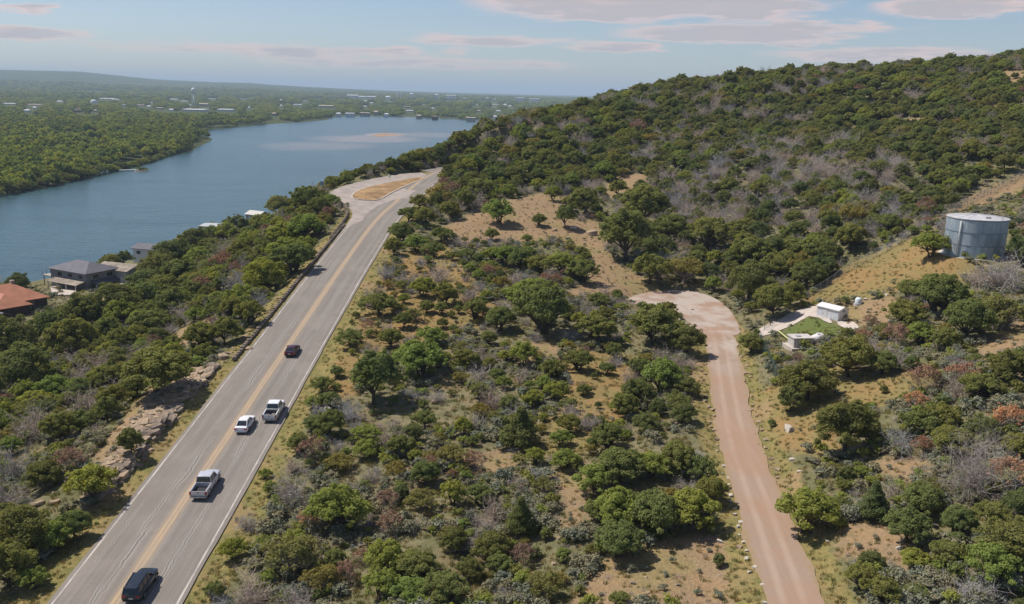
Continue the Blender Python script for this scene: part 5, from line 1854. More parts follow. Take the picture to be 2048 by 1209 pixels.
for i in range(2):
    lb = dome_lobes(95 + i, 2.4, 0.6, 3.9 + .3 * i, 22, .15, .28)
    PROTO['rust'].append([('trunk', twig_mesh('trunk', 100 + i, 2.3, 3.6, 13, .045, M['brown_twig'])), ('crown', crown_mesh('crown', lb, 330, .145, 110 + i, M['rust'], core=0, fill=.3))])
    PROTO['orange'].append([('trunk', twig_mesh('trunk', 120 + i, 2.2, 3.4, 12, .045, M['grey_twig'])), ('crown', crown_mesh('crown', lb, 350, .15, 130 + i, M['orange'], core=0, fill=.35))])
PROTO['grey'] = []
for i in range(3):
    PROTO['grey'].append([('stem', twig_mesh('stem', 140 + i, 2.6, 3.9, 5, .095, M['brown_twig'])), ('twigs', twig_mesh('twigs', 150 + i, 2.7, 3.9, 46, .05, M['grey_twig']))])
PROTO['silver'] = [[('stem', twig_mesh('stem', 148, 2.6, 4.2, 6, .05, M['brown_twig'])), ('twigs', twig_mesh('twigs', 158, 2.6, 4.6, 110, .026, M['grey_twig'], up=.9))]]
PROTO['bush'] = []
for i in range(2):
    lb = dome_lobes(160 + i, 2.5, 0.0, 4.4, 16, .26, .40)
    PROTO['bush'].append([('stem', limbs_mesh('stem', lb, .6, .14, 39 + i, M['bark'], 6)), ('foliage', crown_mesh('foliage', lb, 260, .34, 170 + i, M['bright'] if i else M['oak'], core=.6))])
PROTO['cedar_bush'] = []
lb = dome_lobes(165, 2.5, 0.0, 4.4, 16, .26, .40)
PROTO['cedar_bush'].append([('stem', limbs_mesh('stem', lb, .6, .14, 41, M['bark'], 6)), ('foliage', crown_mesh('foliage', lb, 260, .34, 175, M['juniper'], core=.6))])

PHRASE = {'oak': ('dark green rounded live oak', 'tree', 'live_oak'), 'juniper': ('deep green dense cedar', 'tree', 'cedar_tree'), 'cone': ('deep green pointed cedar', 'tree', 'cedar_tree'),
          'bright': ('bright green bushy mesquite', 'tree', 'mesquite_tree'), 'olive': ('olive brown scrubby oak', 'tree', 'scrub_oak'),
          'rust': ('rust brown dead cedar', 'dead tree', 'dead_cedar'), 'orange': ('orange dead cedar', 'dead tree', 'dead_cedar'),
          'grey': ('silver grey leafless brush', 'dead shrub', 'dead_brush'), 'silver': ('silver grey leafless brush', 'dead shrub', 'dead_brush'), 'bush': ('small round green bush', 'bush', 'green_bush'),
          'cedar_bush': ('small dark cedar bush', 'bush', 'cedar_bush')}
GROUP = {'silver': 'leafless brush on the hillside', 'cone': 'cedars on the hillside', 'oak': 'live oaks on the hillside', 'juniper': 'cedars on the hillside', 'bright': 'mesquites on the hillside', 'olive': 'scrub oaks on the hillside',
         'rust': 'dead cedars on the hillside', 'orange': 'dead cedars on the hillside', 'grey': 'leafless brush on the hillside', 'bush': 'small bushes on the hillside',
         'cedar_bush': 'small bushes on the hillside'}
LM = [('the black station wagon', 283, 1170), ('the silver pickup', 413, 975), ('the white sedan', 491, 850), ('the loaded white pickup', 549, 825),
      ('the small maroon car', 585, 705), ('the water tank', 1962, 478), ('the white shed', 1665, 628), ('the concrete vault', 1604, 685),
      ('the turning circle', 1350, 600), ('the grassy pull-out island', 775, 380), ('the red-roofed house', 40, 600), ('the grey lake house', 140, 550),
      ('the boathouse', 440, 460), ('the large pale boulder', 1578, 862), ('the flat grey slab', 1900, 1128), ('the flat boulder in the clearing', 1185, 470),
      ('the bare hilltop patch', 1815, 243), ('the lower track end', 1592, 1195), ('the left end of the hill', 872, 325), ('the stone parapet', 570, 590),
      ('the rock ledges', 320, 860), ('the layered rock at lower left', 75, 1015), ('the middle of the gravel track', 1450, 850), ('the narrow footpath', 1150, 1010),
      ('the street lamp', 26, 670), ('the bare strip above the tank', 1985, 395), ('the big silver brush', 1935, 935), ('the brown scrub rock', 868, 808)]
ORD = ['nearest', 'second', 'third', 'fourth', 'fifth', 'sixth', 'seventh', 'eighth', 'ninth', 'tenth', 'eleventh', 'twelfth', 'thirteenth', 'fourteenth', 'fifteenth',
       'sixteenth', 'seventeenth', 'eighteenth', 'nineteenth', 'twentieth'] + ['twenty-' + x for x in ('first', 'second', 'third', 'fourth', 'fifth', 'sixth', 'seventh', 'eighth', 'ninth')] + ['thirtieth'] + \
      ['thirty-' + x for x in ('first', 'second', 'third', 'fourth', 'fifth', 'sixth', 'seventh', 'eighth', 'ninth')] + ['fortieth'] + \
      ['forty-' + x for x in ('first', 'second', 'third', 'fourth', 'fifth', 'sixth', 'seventh', 'eighth', 'ninth')] + ['fiftieth']
PLANTS = []      # (kind, x, y, z, width m, own label)


def plant(kind, u, v, wpx, label=None, hs=1.0):
    p = on_ground(u, v)
    if p is None:
        return
    wm_ = wpx * proj(p)[2] / F_PX
    PLANTS.append([kind, p[0], p[1], p[2], wm_, label, hs])


O, J, B_, Y_, Rr, Og, G, S, CB = 'oak', 'juniper', 'bright', 'olive', 'rust', 'orange', 'grey', 'bush', 'cedar_bush'
HAND = [
    # clearing
    (O, 983, 480, 32, 'lone small lollipop-shaped live oak standing in the sandy clearing'), (B_, 997, 448, 62), (O, 1078, 453, 32), (O, 1130, 457, 48), (O, 1168, 432, 68, 'broad live oak at the top of the sandy clearing'),
    (O, 933, 520, 40), (O, 1080, 548, 64), (B_, 1122, 548, 66), (O, 1165, 567, 66), (B_, 1010, 532, 54), (O, 1042, 542, 52), (B_, 985, 525, 44), (Rr, 975, 556, 32), (G, 1028, 568, 36), (Y_, 1002, 580, 40),
    (B_, 1066, 618, 108, 'big bright mesquite below the sandy clearing'), (O, 1235, 395, 40), (O, 960, 400, 50), (O, 930, 420, 46), (O, 1110, 375, 44), (B_, 1105, 402, 36),
    # strip right of the highway, far part
    (O, 820, 445, 46), (O, 852, 455, 52), (O, 882, 485, 48), (O, 802, 486, 54), (B_, 834, 505, 54), (O, 868, 515, 50), (O, 788, 512, 42), (G, 880, 565, 62), (B_, 846, 596, 52), (G, 812, 575, 50), (G, 775, 560, 50),
    (Rr, 888, 385, 40), (Rr, 905, 395, 36), (O, 900, 440, 50), (J, 945, 380, 46), (O, 985, 370, 50), (J, 1030, 365, 50), (O, 1060, 355, 52),
    # scrub right of the highway, middle
    (O, 700, 692, 60, 'dark round oak close to the right edge of the highway'), (O, 758, 632, 82), (O, 782, 698, 62), (B_, 842, 752, 104, 'twin-stemmed bright mesquite with dark shadow in the middle scrub'), (B_, 864, 690, 58), (O, 748, 808, 112, 'wide dark oak clump in the scrub above the white pickup'), (O, 850, 858, 56), (B_, 925, 870, 48),
    ('cone', 1042, 892, 92, 'tall dark cedar in the middle of the scrub'), (O, 930, 738, 54), (B_, 1047, 732, 62), (B_, 1010, 724, 40), (O, 1085, 668, 116, 'very wide dark oak left of the turning circle'), (O, 1000, 662, 66), (O, 950, 640, 54), (O, 890, 610, 56), (O, 662, 872, 62), (O, 630, 862, 46), (B_, 734, 890, 64),
    (G, 790, 895, 66), (Rr, 622, 925, 62), (Y_, 680, 945, 64), (B_, 732, 915, 60), (O, 800, 915, 60), (B_, 531, 962, 28), (G, 582, 1005, 84), (B_, 678, 1060, 116, 'big bright green mesquite right of the silver pickup'), (Rr, 775, 1018, 48), (Rr, 780, 1072, 62),
    (Og, 617, 1055, 50), (B_, 467, 1122, 64), (G, 497, 1060, 56), (Y_, 585, 1150, 118), (Y_, 645, 1185, 84), (Rr, 697, 1165, 58), (B_, 768, 1150, 92), (B_, 765, 1205, 92), (Y_, 845, 1020, 66), (O, 850, 975, 60), (G, 502, 1212, 96), (O, 430, 1200, 44),
    (O, 960, 800, 50), (G, 985, 815, 60), (Y_, 905, 935, 72), (G, 700, 840, 60), (G, 1010, 640, 50), (O, 660, 812, 40), (G, 640, 835, 46),
    # lower middle
    (B_, 1132, 937, 54), (O, 1214, 898, 62), (B_, 1190, 985, 84), (O, 1240, 968, 92), (B_, 1300, 955, 92), (O, 1352, 945, 84), (O, 1402, 965, 74), (O, 1422, 1010, 72), (B_, 1242, 1055, 112), (O, 1312, 1068, 124, 'largest dark oak of the clump left of the lower track'), (B_, 1382, 1058, 112), (O, 1202, 1045, 72),
    (O, 1238, 1115, 92), ('cone', 1040, 1072, 84, 'tall dark cedar left of the narrow footpath'), (J, 908, 1105, 62), (J, 985, 1125, 82), (O, 1000, 1150, 62), (S, 1125, 1126, 34), (Y_, 1088, 1198, 84), (O, 892, 1205, 94), (S, 1160, 1194, 26), (CB, 1437, 1134, 32, 'single small round dark bush on bare soil left of the track'),
    (O, 830, 1160, 80), (B_, 820, 1205, 80), (J, 940, 1160, 60), (O, 960, 1010, 60), (B_, 1070, 930, 50), (O, 1240, 1209, 40),
    # around the turning circle
    (O, 1300, 568, 84), (Y_, 1368, 565, 90), (O, 1196, 614, 44), (O, 1190, 684, 84), (O, 1303, 694, 114, 'spreading light oak at the inside of the turning circle'), (J, 1374, 708, 78), (B_, 1320, 788, 92, 'round yellow-green mesquite left of the track, below the turning circle'), (J, 1272, 815, 84), (J, 1366, 792, 62), (O, 1250, 840, 66), (J, 1366, 846, 54), (J, 1292, 866, 62),
    (O, 1136, 822, 40), (O, 1156, 742, 62), (O, 1102, 756, 54), (B_, 1110, 800, 50), (CB, 1196, 818, 16), (S, 1428, 585, 36, 'single bright round bush at the top of the turning circle'), (O, 1501, 708, 50), (J, 1495, 608, 92), (O, 1545, 638, 86), (O, 1580, 618, 60), (G, 1465, 585, 50), (O, 1230, 720, 40),
    (O, 1252, 524, 112, 'wide dark oak at the right edge of the sandy clearing'), (O, 1285, 452, 112), (S, 1430, 530, 36), (O, 1415, 500, 96), (O, 1340, 480, 64), (O, 1500, 540, 80), (O, 1560, 560, 80), (Y_, 1600, 560, 80), (O, 1640, 530, 70), (O, 1700, 500, 70),
    # near shed and tank
    (B_, 1862, 515, 74, 'bright round tree touching the left side of the water tank'), (J, 2042, 528, 70), (O, 1818, 600, 50), (O, 1872, 632, 96), (O, 1808, 655, 82), (O, 1930, 685, 104), (Y_, 1995, 662, 112), (Rr, 1793, 692, 64), (Rr, 1725, 688, 46), (G, 1752, 722, 66), (O, 1694, 756, 112, 'large oak in front of the concrete vault'), (O, 1762, 752, 70), (G, 2010, 580, 90), (G, 1960, 575, 70),
    (J, 1614, 804, 104, 'broad dark cedar clump below the concrete vault'), (Rr, 1596, 728, 26), (CB, 1580, 826, 56), (J, 1688, 915, 124, 'large dark cedar above the conical cedar, right of the track'), (CB, 1766, 788, 17), (CB, 1856, 722, 11), (CB, 1974, 722, 16), (Rr, 1845, 790, 74), (Og, 1831, 822, 50), (Rr, 1922, 780, 76), (G, 1915, 795, 60), (J, 2018, 775, 96), (O, 1880, 860, 82), (O, 1840, 880, 80),
    (Og, 2014, 862, 70), (J, 1965, 890, 80), (G, 1792, 910, 66), (O, 1900, 920, 80), (O, 1960, 800, 80), (B_, 1740, 890, 50), (O, 1890, 700, 60), (B_, 1840, 690, 60),
    # lower right
    ('silver', 1938, 990, 130, 'biggest silver grey leafless brush, lower right'), (Og, 2018, 985, 84), ('cone', 1745, 1042, 88, 'conical dark cedar right of the lower gravel track'), (CB, 1690, 972, 44), (B_, 1610, 1070, 122, 'bushy green mesquite touching the right edge of the lower track'), (O, 1842, 1035, 92), (O, 1812, 1092, 82), (B_, 1830, 1140, 58), (O, 1912, 1070, 74), (O, 1895, 1122, 64), (J, 2025, 1125, 128), (B_, 1978, 1170, 116),
    (O, 1720, 1182, 74), (O, 1762, 1212, 74), (O, 1832, 1200, 54), (G, 1950, 1215, 100), (J, 2040, 1040, 80), (O, 1980, 1060, 70), (O, 2040, 920, 70),
    # left of the highway
    (O, 318, 785, 132, 'wide dark oak above the rock ledges'), (B_, 112, 800, 74), (J, 50, 800, 130), (J, 20, 740, 120), (O, 150, 730, 100), (CB, 262, 912, 62), (O, 120, 885, 66), (B_, 188, 1005, 114, 'bright bushy tree left of the lower highway, beside the squared ledge'), (J, 92, 975, 74), (G, 215, 745, 72), (G, 180, 830, 80), (G, 70, 880, 90), (G, 30, 960, 80), (G, 230, 800, 60),
    (J, 45, 1120, 130), (B_, 110, 1100, 90), (O, 20, 1180, 110), (B_, 70, 1180, 60), (O, 150, 1080, 70), (S, 475, 680, 36, 'small vivid green bush beside the stone parapet'), (O, 450, 690, 70), (O, 400, 700, 70), (O, 500, 650, 60), (B_, 485, 622, 80), (B_, 530, 590, 92), (O, 588, 548, 84), (B_, 575, 525, 84), (B_, 612, 480, 84), (B_, 570, 495, 84), (O, 612, 425, 60), (O, 640, 434, 50),
    (Rr, 445, 545, 50), (Rr, 405, 585, 46), (G, 480, 580, 60), (Rr, 425, 660, 34), (O, 560, 440, 60), (O, 350, 640, 80), (O, 300, 680, 90), (B_, 250, 660, 80), (J, 110, 690, 100), (J, 175, 675, 110), (J, 240, 655, 110), (O, 290, 630, 84), (O, 330, 606, 80), 
    (J, 318, 572, 96, 'tall dark cedar beside the white lake house'), (J, 352, 545, 88), (J, 390, 508, 66), (J, 300, 600, 90), (O, 360, 575, 80), (J, 472, 466, 52, 'round dark tree standing alone at the shore beside the boathouse'), (O, 420, 508, 46), (B_, 400, 540, 60), (J, 38, 590, 46), (B_, 452, 486, 56), (O, 425, 484, 44), (O, 500, 480, 50), (B_, 520, 460, 44), (O, 840, 420, 44),
]
for h_ in HAND:
    plant(*h_)
for k, (f_, wd_, kd_) in enumerate(((7.3, 4.0, S), (7.9, 4.5, O), (8.5, 3.6, O), (9.1, 4.6, J), (9.6, 4.2, O), (10.0, 3.6, G), (10.4, 4.6, O), (10.8, 4.4, J), (11.2, 5.0, O), (11.6, 5.4, J), (11.9, 5.0, O))):
    i_ = int(f_)
    q_ = PULLOUT[i_] + (PULLOUT[i_ + 1] - PULLOUT[i_]) * (f_ - i_) + np.array([-2.6, 3.6, 0])
    HAND.append(None)
    PLANTS.append([kd_, q_[0], q_[1], float(ground(q_[0], q_[1])), wd_, None, 1.0])

# -- the rest of the scrub and wood, spread over the map by zones
FRAME = lambda p: -420 < p[0] < 2470 and 60 < p[1] < 1420
Z_HILL = zone([(862, 352), (895, 330), (940, 300), (1000, 270), (1090, 250), (1200, 225), (1400, 205), (1600, 190), (1800, 188), (2047, 150), (2047, 345), (1890, 432), (1830, 462), (1600, 592), (1480, 600), (1400, 560), (1290, 560), (1250, 530), (1220, 400), (1130, 390), (1000, 400), (880, 450), (840, 440)])
occ = [(q[1], q[2], q[4] * .5) for q in PLANTS]
cell = {}


def occ_add(x, y, r):
    cell.setdefault((int(x // 6), int(y // 6)), []).append((x, y, r))


def free(x, y, r, k):
    cx, cy = int(x // 6), int(y // 6)
    for i in range(cx - 2, cx + 3):
        for j in range(cy - 2, cy + 3):
            for (a, b_, q) in cell.get((i, j), ()):
                if (a - x) ** 2 + (b_ - y) ** 2 < (k * (q + r)) ** 2:
                    return False
    return True


for a_, b_, r_ in occ:
    occ_add(a_, b_, r_)
NC = 58000
cx_ = RNG.uniform(-235, 330, NC)
cy_ = RNG.uniform(42, 560, NC)
cz_ = ground(cx_, cy_)
dH, _, sideH = seg_dist(cx_, cy_, HWL)
dT, _, _ = seg_dist(cx_, cy_, TRC)
dTurn, _, _ = seg_dist(cx_, cy_, TURN + [TURN[0]])
in_turn = in_poly(cx_, cy_, TURN)
in_pull = in_poly(cx_, cy_, PULLOUT)
dPull, _, _ = seg_dist(cx_, cy_, PULLOUT + [PULLOUT[0]])
soilv = soft_zone(cx_, cy_, Z_SOIL, 2.0)
meadv = soft_zone(cx_, cy_, Z_GRASS[:2], 2.0)
bankv = soft_zone(cx_, cy_, Z_GRASS[:1] + Z_LAWN + Z_SLAB, 2.5)
hillv = in_poly(cx_, cy_, Z_HILL) | ((cy_ > 380) & (cx_ > -20)) | ((cy_ > 296) & (cx_ > -44))
clearv = np.zeros(NC, bool)
for z_ in Z_CLEAR + Z_SOIL[:1]:
    clearv |= in_poly(cx_, cy_, z_)
gnoise = vnoise(cx_, cy_, 28, 21)
drift1, drift2 = vnoise(cx_, cy_, 24, 61) * .7 + vnoise(cx_, cy_, 9, 63) * .4, vnoise(cx_, cy_, 33, 62) * .7 + vnoise(cx_, cy_, 10, 64) * .4
tnoise = vnoise(cx_, cy_, 17, 22)
HOUSES = [o for o in COL.objects if o.type == 'EMPTY' and o.get('category') in ('house', 'boathouse')]
blocked = ((dH < np.where(cy_ > 300, 6.6, np.where(sideH < 0, 12.0, 9.0))) | (dT < 4.6) | in_turn | (dTurn < 2.2) | in_pull | (dPull < 1.8) | (cz_ < 0.8) | (np.hypot(cx_ - TANK[0], cy_ - TANK[1]) < 8.5)
           | (bankv > .1) | (np.hypot(cx_ - SHED[0], cy_ - SHED[1]) < 7))
for h_ in HOUSES:
    blocked |= np.hypot(cx_ - h_.location.x, cy_ - h_.location.y) < 13
rej = RNG.uniform(0, 1, NC)
left = (sideH < 0) & (cx_ < -38)
rr = RNG.uniform(0, 1, NC)
count = 0
for i in np.argsort(cy_):
    if blocked[i]:
        continue
    x, y = cx_[i], cy_[i]
    u_, v_, dep = proj((x, y, cz_[i] + 1))
    if not FRAME((u_, v_)):
        continue
    if clearv[i]:
        continue
    if soilv[i] > .2 and rej[i] < .97:
        continue
    if meadv[i] > .2 and rej[i] < .97:
        continue
    g, r = gnoise[i], rr[i]
    if hillv[i]:
        grey = 0.12 + .5 * max(0, g) + (.9 if (205 < y < 305 and -5 < x < 120 and g > -.45) else 0)
        if y > 300:
            grey = .06 + 1.0 * max(0, drift1[i])
        kinds = [(G, grey), (Rr, .012), (J, .36), (O, .34 + .4 * max(0, -drift2[i])), (Y_, .09), (B_, .06 + .7 * max(0, drift2[i] - .05))]
        if y > 300 and drift1[i] * drift2[i] < -.28 and rej[i] < .8:
            continue
        wd = 2.4 + 5.2 * RNG.uniform(0, 1) ** 1.5 + (.8 if y > 300 else 0)
        k = .54
        if g < -.35 and y < 300 and rej[i] < .5:
            continue
    elif left[i]:
        kinds = [(O, .38), (B_, .22), (J, .2), (G, .1 + .25 * max(0, g)), (Y_, .08), (Rr, .05)]
        wd = RNG.uniform(2.8, 5.5) + (1.5 if x < -75 else 0)
        k = .62
        if -66 < x and y < 142 and rej[i] < .88:
            continue
    else:
        kinds = [(O, .22), (B_, .15), (G, .28 + .3 * max(0, g)), (Y_, .16), (J, .08 + (.12 if x > 45 else 0)), (Rr, .05), (S, .10)]
        wd = RNG.uniform(1.2, 3.7)
        k = .72
        if tnoise[i] < -.05 and rej[i] < .62:
            continue
    tot = sum(q[1] for q in kinds)
    r *= tot
    for kd, q in kinds:
        r -= q
        if r <= 0:
            break
    if kd == S:
        wd = RNG.uniform(.9, 1.6)
    if kd == J:
        wd *= .85
    if not free(x, y, wd * .5, k):
        continue
    occ_add(x, y, wd * .5)
    PLANTS.append([kd, x, y, cz_[i], wd, None, 1.0])
    count += 1

# which of them stand as individuals: the ones that show largest
for q in PLANTS:
    u_, v_, dep = proj((q[1], q[2], q[3] + 1.5))
    q += [u_, v_, q[4] / dep]
n_hand = sum(1 for q in PLANTS[:len(HAND)])
auto = sorted(PLANTS[n_hand:], key=lambda q: -q[9] if (15 < q[7] < 2033 and q[8] < 1195) else 1.0)
INDIV = PLANTS[:n_hand] + auto[:330]
REST = auto[330:]
groups = {}
for q in INDIV:
    if q[5]:
        continue
    nm, lu, lv = min(LM, key=lambda L: (L[1] - q[7]) ** 2 + (L[2] - q[8]) ** 2)
    dx, dy = q[7] - lu, q[8] - lv
    if abs(dx) > 2.2 * abs(dy):
        dr = 'left of' if dx < 0 else 'right of'
    elif abs(dy) > 2.2 * abs(dx):
        dr = 'above' if dy < 0 else 'below'
    else:
        dr = ('above' if dy < 0 else 'below') + (' left of' if dx < 0 else ' right of')
    groups.setdefault((PHRASE[q[0]][0], dr, nm), []).append((dx * dx + dy * dy, q))
for (ph, dr, nm), lst in groups.items():
    lst.sort(key=lambda a: a[0])
    for i, (_, q) in enumerate(lst):
        q[5] = '%s, %s %s %s' % (ph, ORD[i], dr, nm) if len(lst) > 1 else '%s, only one %s %s' % (ph, dr, nm)
first = {}
for q in INDIV:
    kd = q[0]
    pr = random.choice(PROTO[kd])
    ph, cat, nm = PHRASE[kd]
    root = bpy.data.objects.new(nm, None)
    s = q[4] / W0
    root.location = (q[1], q[2], q[3] - .05)
    hs = random.uniform(.85, 1.15)
    root.scale = (s * random.uniform(.85, 1.18), s * random.uniform(.85, 1.18), s * hs)
    root.rotation_euler = (random.uniform(-.06, .06), random.uniform(-.06, .06), random.uniform(0, 6.28))
    COL.objects.link(root)
    tag(root, q[5], cat, GROUP[kd])
    for pn, me in pr:
        o = bpy.data.objects.new(pn, me)
        COL.objects.link(o)
        o.parent = root


# ------------------------------------------------------------------ stuff: scattered masses by geometry nodes
def proto_collection(name, protos):
    """protos: list of lists of meshes, each list joined into one instance object"""
    c = bpy.data.collections.new(name)
    for i, meshes in enumerate(protos):
        bm = bmesh.new()
        mats = []
        for me in meshes:
            k = len(bm.faces)
            bm.from_mesh(me)
            bm.faces.ensure_lookup_table()
            m = me.materials[0]
            if m not in mats:
                mats.append(m)
            for f in bm.faces[k:]:
                f.material_index = mats.index(m)
        me2 = bpy.data.meshes.new('%s_%02d' % (name, i))
        bm.to_mesh(me2)
        bm.free()
        for m in mats:
            me2.materials.append(m)
        o = bpy.data.objects.new('%s_%02d' % (name, i), me2)
        c.objects.link(o)
    return c


def scatter(name, pts, idx, rot, scl, coll, label, cat):
    me = bpy.data.meshes.new(name)
    me.vertices.add(len(pts))
    me.vertices.foreach_set('co', np.asarray(pts, np.float32).ravel())
    a = me.attributes.new('pick', 'INT', 'POINT')
    a.data.foreach_set('value', np.asarray(idx, np.int32))
    a = me.attributes.new('turn', 'FLOAT_VECTOR', 'POINT')
    a.data.foreach_set('vector', np.asarray(rot, np.float32).ravel())
    a = me.attributes.new('size', 'FLOAT_VECTOR', 'POINT')
    a.data.foreach_set('vector', np.asarray(scl, np.float32).ravel())
    o = bpy.data.objects.new(name, me)
    COL.objects.link(o)
    ng = bpy.data.node_groups.new(name + '_scatter', 'GeometryNodeTree')
    ng.interface.new_socket('Geometry', in_out='INPUT', socket_type='NodeSocketGeometry')
    ng.interface.new_socket('Geometry', in_out='OUTPUT', socket_type='NodeSocketGeometry')
    N = ng.nodes
    gi, go = N.new('NodeGroupInput'), N.new('NodeGroupOutput')
    ci = N.new('GeometryNodeCollectionInfo')
    ci.inputs['Collection'].default_value = coll
    ci.inputs['Separate Children'].default_value = True
    ci.inputs['Reset Children'].default_value = True
    ip = N.new('GeometryNodeInstanceOnPoints')
    ip.inputs['Pick Instance'].default_value = True

    def attr(nm, ty):
        n = N.new('GeometryNodeInputNamedAttribute')
        n.data_type = ty
        n.inputs[0].default_value = nm
        return n.outputs[0]
    L = ng.links
    L.new(gi.outputs[0], ip.inputs['Points'])
    L.new(ci.outputs[0], ip.inputs['Instance'])
    L.new(attr('pick', 'INT'), ip.inputs['Instance Index'])
    L.new(attr('turn', 'FLOAT_VECTOR'), ip.inputs['Rotation'])
    L.new(attr('size', 'FLOAT_VECTOR'), ip.inputs['Scale'])
    L.new(ip.outputs[0], go.inputs[0])
    md = o.modifiers.new('scatter', 'NODES')
    md.node_group = ng
    tag(o, label, cat, kind='stuff')
    return o


order = ['silver', 'cone', 'oak', 'juniper', 'bright', 'olive', 'rust', 'orange', 'grey', 'bush', 'cedar_bush']
flatp, first_of = [], {}
for kd in order:
    first_of[kd] = len(flatp)
    for pr in PROTO[kd]:
        flatp.append([m for _, m in pr])
wood_c = proto_collection('wood_plant', flatp)
n = len(REST)
scatter('hill_woodland', [(q[1], q[2], q[3] - .05) for q in REST], [first_of[q[0]] + random.randrange(len(PROTO[q[0]])) for q in REST],
        np.stack([RNG.uniform(-.05, .05, n), RNG.uniform(-.05, .05, n), RNG.uniform(0, 6.28, n)], 1),
        np.array([q[4] / W0 for q in REST])[:, None] * RNG.uniform(.88, 1.12, (n, 3)), wood_c, 'dense mixed scrub and woodland covering the hillside', 'woodland')
print('individuals', len(INDIV), 'rest', len(REST))

# low cover: sage, grass tufts, loose stones
cov = []
for i in range(3):
    lb = dome_lobes(200 + i, .5, 0, .62, 7, .3, .5)
    cov.append([crown_mesh('sage', lb, 900, .085, 210 + i, M['sage'], core=.5)])
for i in range(2):
    cov.append([twig_mesh('dry_brush', 220 + i, .5, .55, 12, .018, M['grey_twig'])])


def tuft(seed, mat, n=26, h=.45, r=.32):
    rng = np.random.default_rng(seed)
    V, Fc = [], []
    for k in range(n):
        a, q = rng.uniform(0, 6.28), r * rng.uniform(0, 1) ** .5
        b0 = np.array([q * math.cos(a), q * math.sin(a), -.03])
        lean = np.array([rng.normal() * .3, rng.normal() * .3, 1])
        tip = b0 + lean * h * rng.uniform(.5, 1.1)
        s_ = rng.normal(size=3) * (1, 1, 0)
        s_ /= np.linalg.norm(s_)
        o = len(V)
        V += [b0 - s_ * .035, b0 + s_ * .035, tip]
        Fc.append((o, o + 1, o + 2))
    me = mesh_np('tuft', np.array(V), np.array(Fc))
    me.materials.append(mat)
    return me


for i in range(2):
    cov.append([tuft(230 + i, M['straw'])])
for i in range(2):
    cov.append([tuft(240 + i, M['grass'])])
for k_ in ('limestone', 'dark_stone'):
    for i in range(2):
        cov.append([ROCKS[k_][i]])
lb = dome_lobes(206, .5, 0, .7, 8, .3, .5)
cov.append([crown_mesh('green_scrub', lb, 900, .085, 216, M['oak'], core=.5)])
lb = dome_lobes(207, .5, 0, .7, 8, .3, .5)
cov.append([crown_mesh('green_scrub', lb, 900, .085, 217, M['bright'], core=.5)])
cov_c = proto_collection('cover_plant', cov)
NC2 = 105000
t_ = RNG.uniform(0, 1, NC2)
yy = 44 + 236 * t_ ** 1.25
xx = RNG.uniform(-.78, .78, NC2) * (yy * 1.02 + 12)
zz = ground(xx, yy)
dH2, _, sd2 = seg_dist(xx, yy, HWL)
dT2, _, _ = seg_dist(xx, yy, TRC)
dTu, _, _ = seg_dist(xx, yy, TURN + [TURN[0]])
bad = (dH2 < 6.9) | (dT2 < 3.0) | in_poly(xx, yy, TURN) | in_poly(xx, yy, PULLOUT) | (zz < 1) | (np.hypot(xx - TANK[0], yy - TANK[1]) < 6.6)
for z_ in Z_SLAB:
    bad |= in_poly(xx, yy, z_)
sv = soft_zone(xx, yy, Z_SOIL, 2.0)
mv = soft_zone(xx, yy, Z_GRASS + Z_LAWN, 2.0)
r0 = RNG.uniform(0, 1, NC2)
clump = vnoise(xx, yy, 4.5, 31) * .6 + vnoise(xx, yy, 11, 32) * .5
vg = (dH2 < 10.5) | (dT2 < 6.0)
pts, idx, scl = [], [], []
for i in range(NC2):
    if bad[i]:
        continue
    r = r0[i]
    if vg[i] or mv[i] > .4:
        if r < .55:
            k, s = 5 + i % 4, RNG.uniform(.5, 1.0)
        elif r < .57 and not vg[i]:
            k, s = i % 3, RNG.uniform(.6, 1.2)
        else:
            continue
    elif sv[i] > .4:
        if r < .22:
            k, s = 5 + i % 4, RNG.uniform(.5, 1.0)
        elif r < .26:
            k, s = 9 + i % 4, RNG.uniform(.2, .7)
        elif r < .33:
            k, s = i % 5, RNG.uniform(.5, 1.1)
        else:
            continue
    else:
        if clump[i] > -.25 and r < .36:
            k = (0, 1, 2, 3, 4, 0, 13, 14, 3, 1, 4)[i % 11]
            s = RNG.uniform(.7, 2.3)
        elif r < .62:
            k, s = 5 + i % 4, RNG.uniform(.6, 1.2)
        elif r < .635:
            k, s = 9 + i % 4, RNG.uniform(.3, 1.1)
        else:
            continue
    pts.append((xx[i], yy[i], zz[i] - .02))
    idx.append(k)
    scl.append(s)
n = len(pts)
scatter('ground_cover', pts, idx, np.stack([RNG.uniform(-.1, .1, n), RNG.uniform(-.1, .1, n), RNG.uniform(0, 6.28, n)], 1), np.array(scl)[:, None] * RNG.uniform(.8, 1.2, (n, 3)), cov_c,
        'low sage, dry grass tufts and loose stones on the hillside', 'ground cover')
print('cover', n)

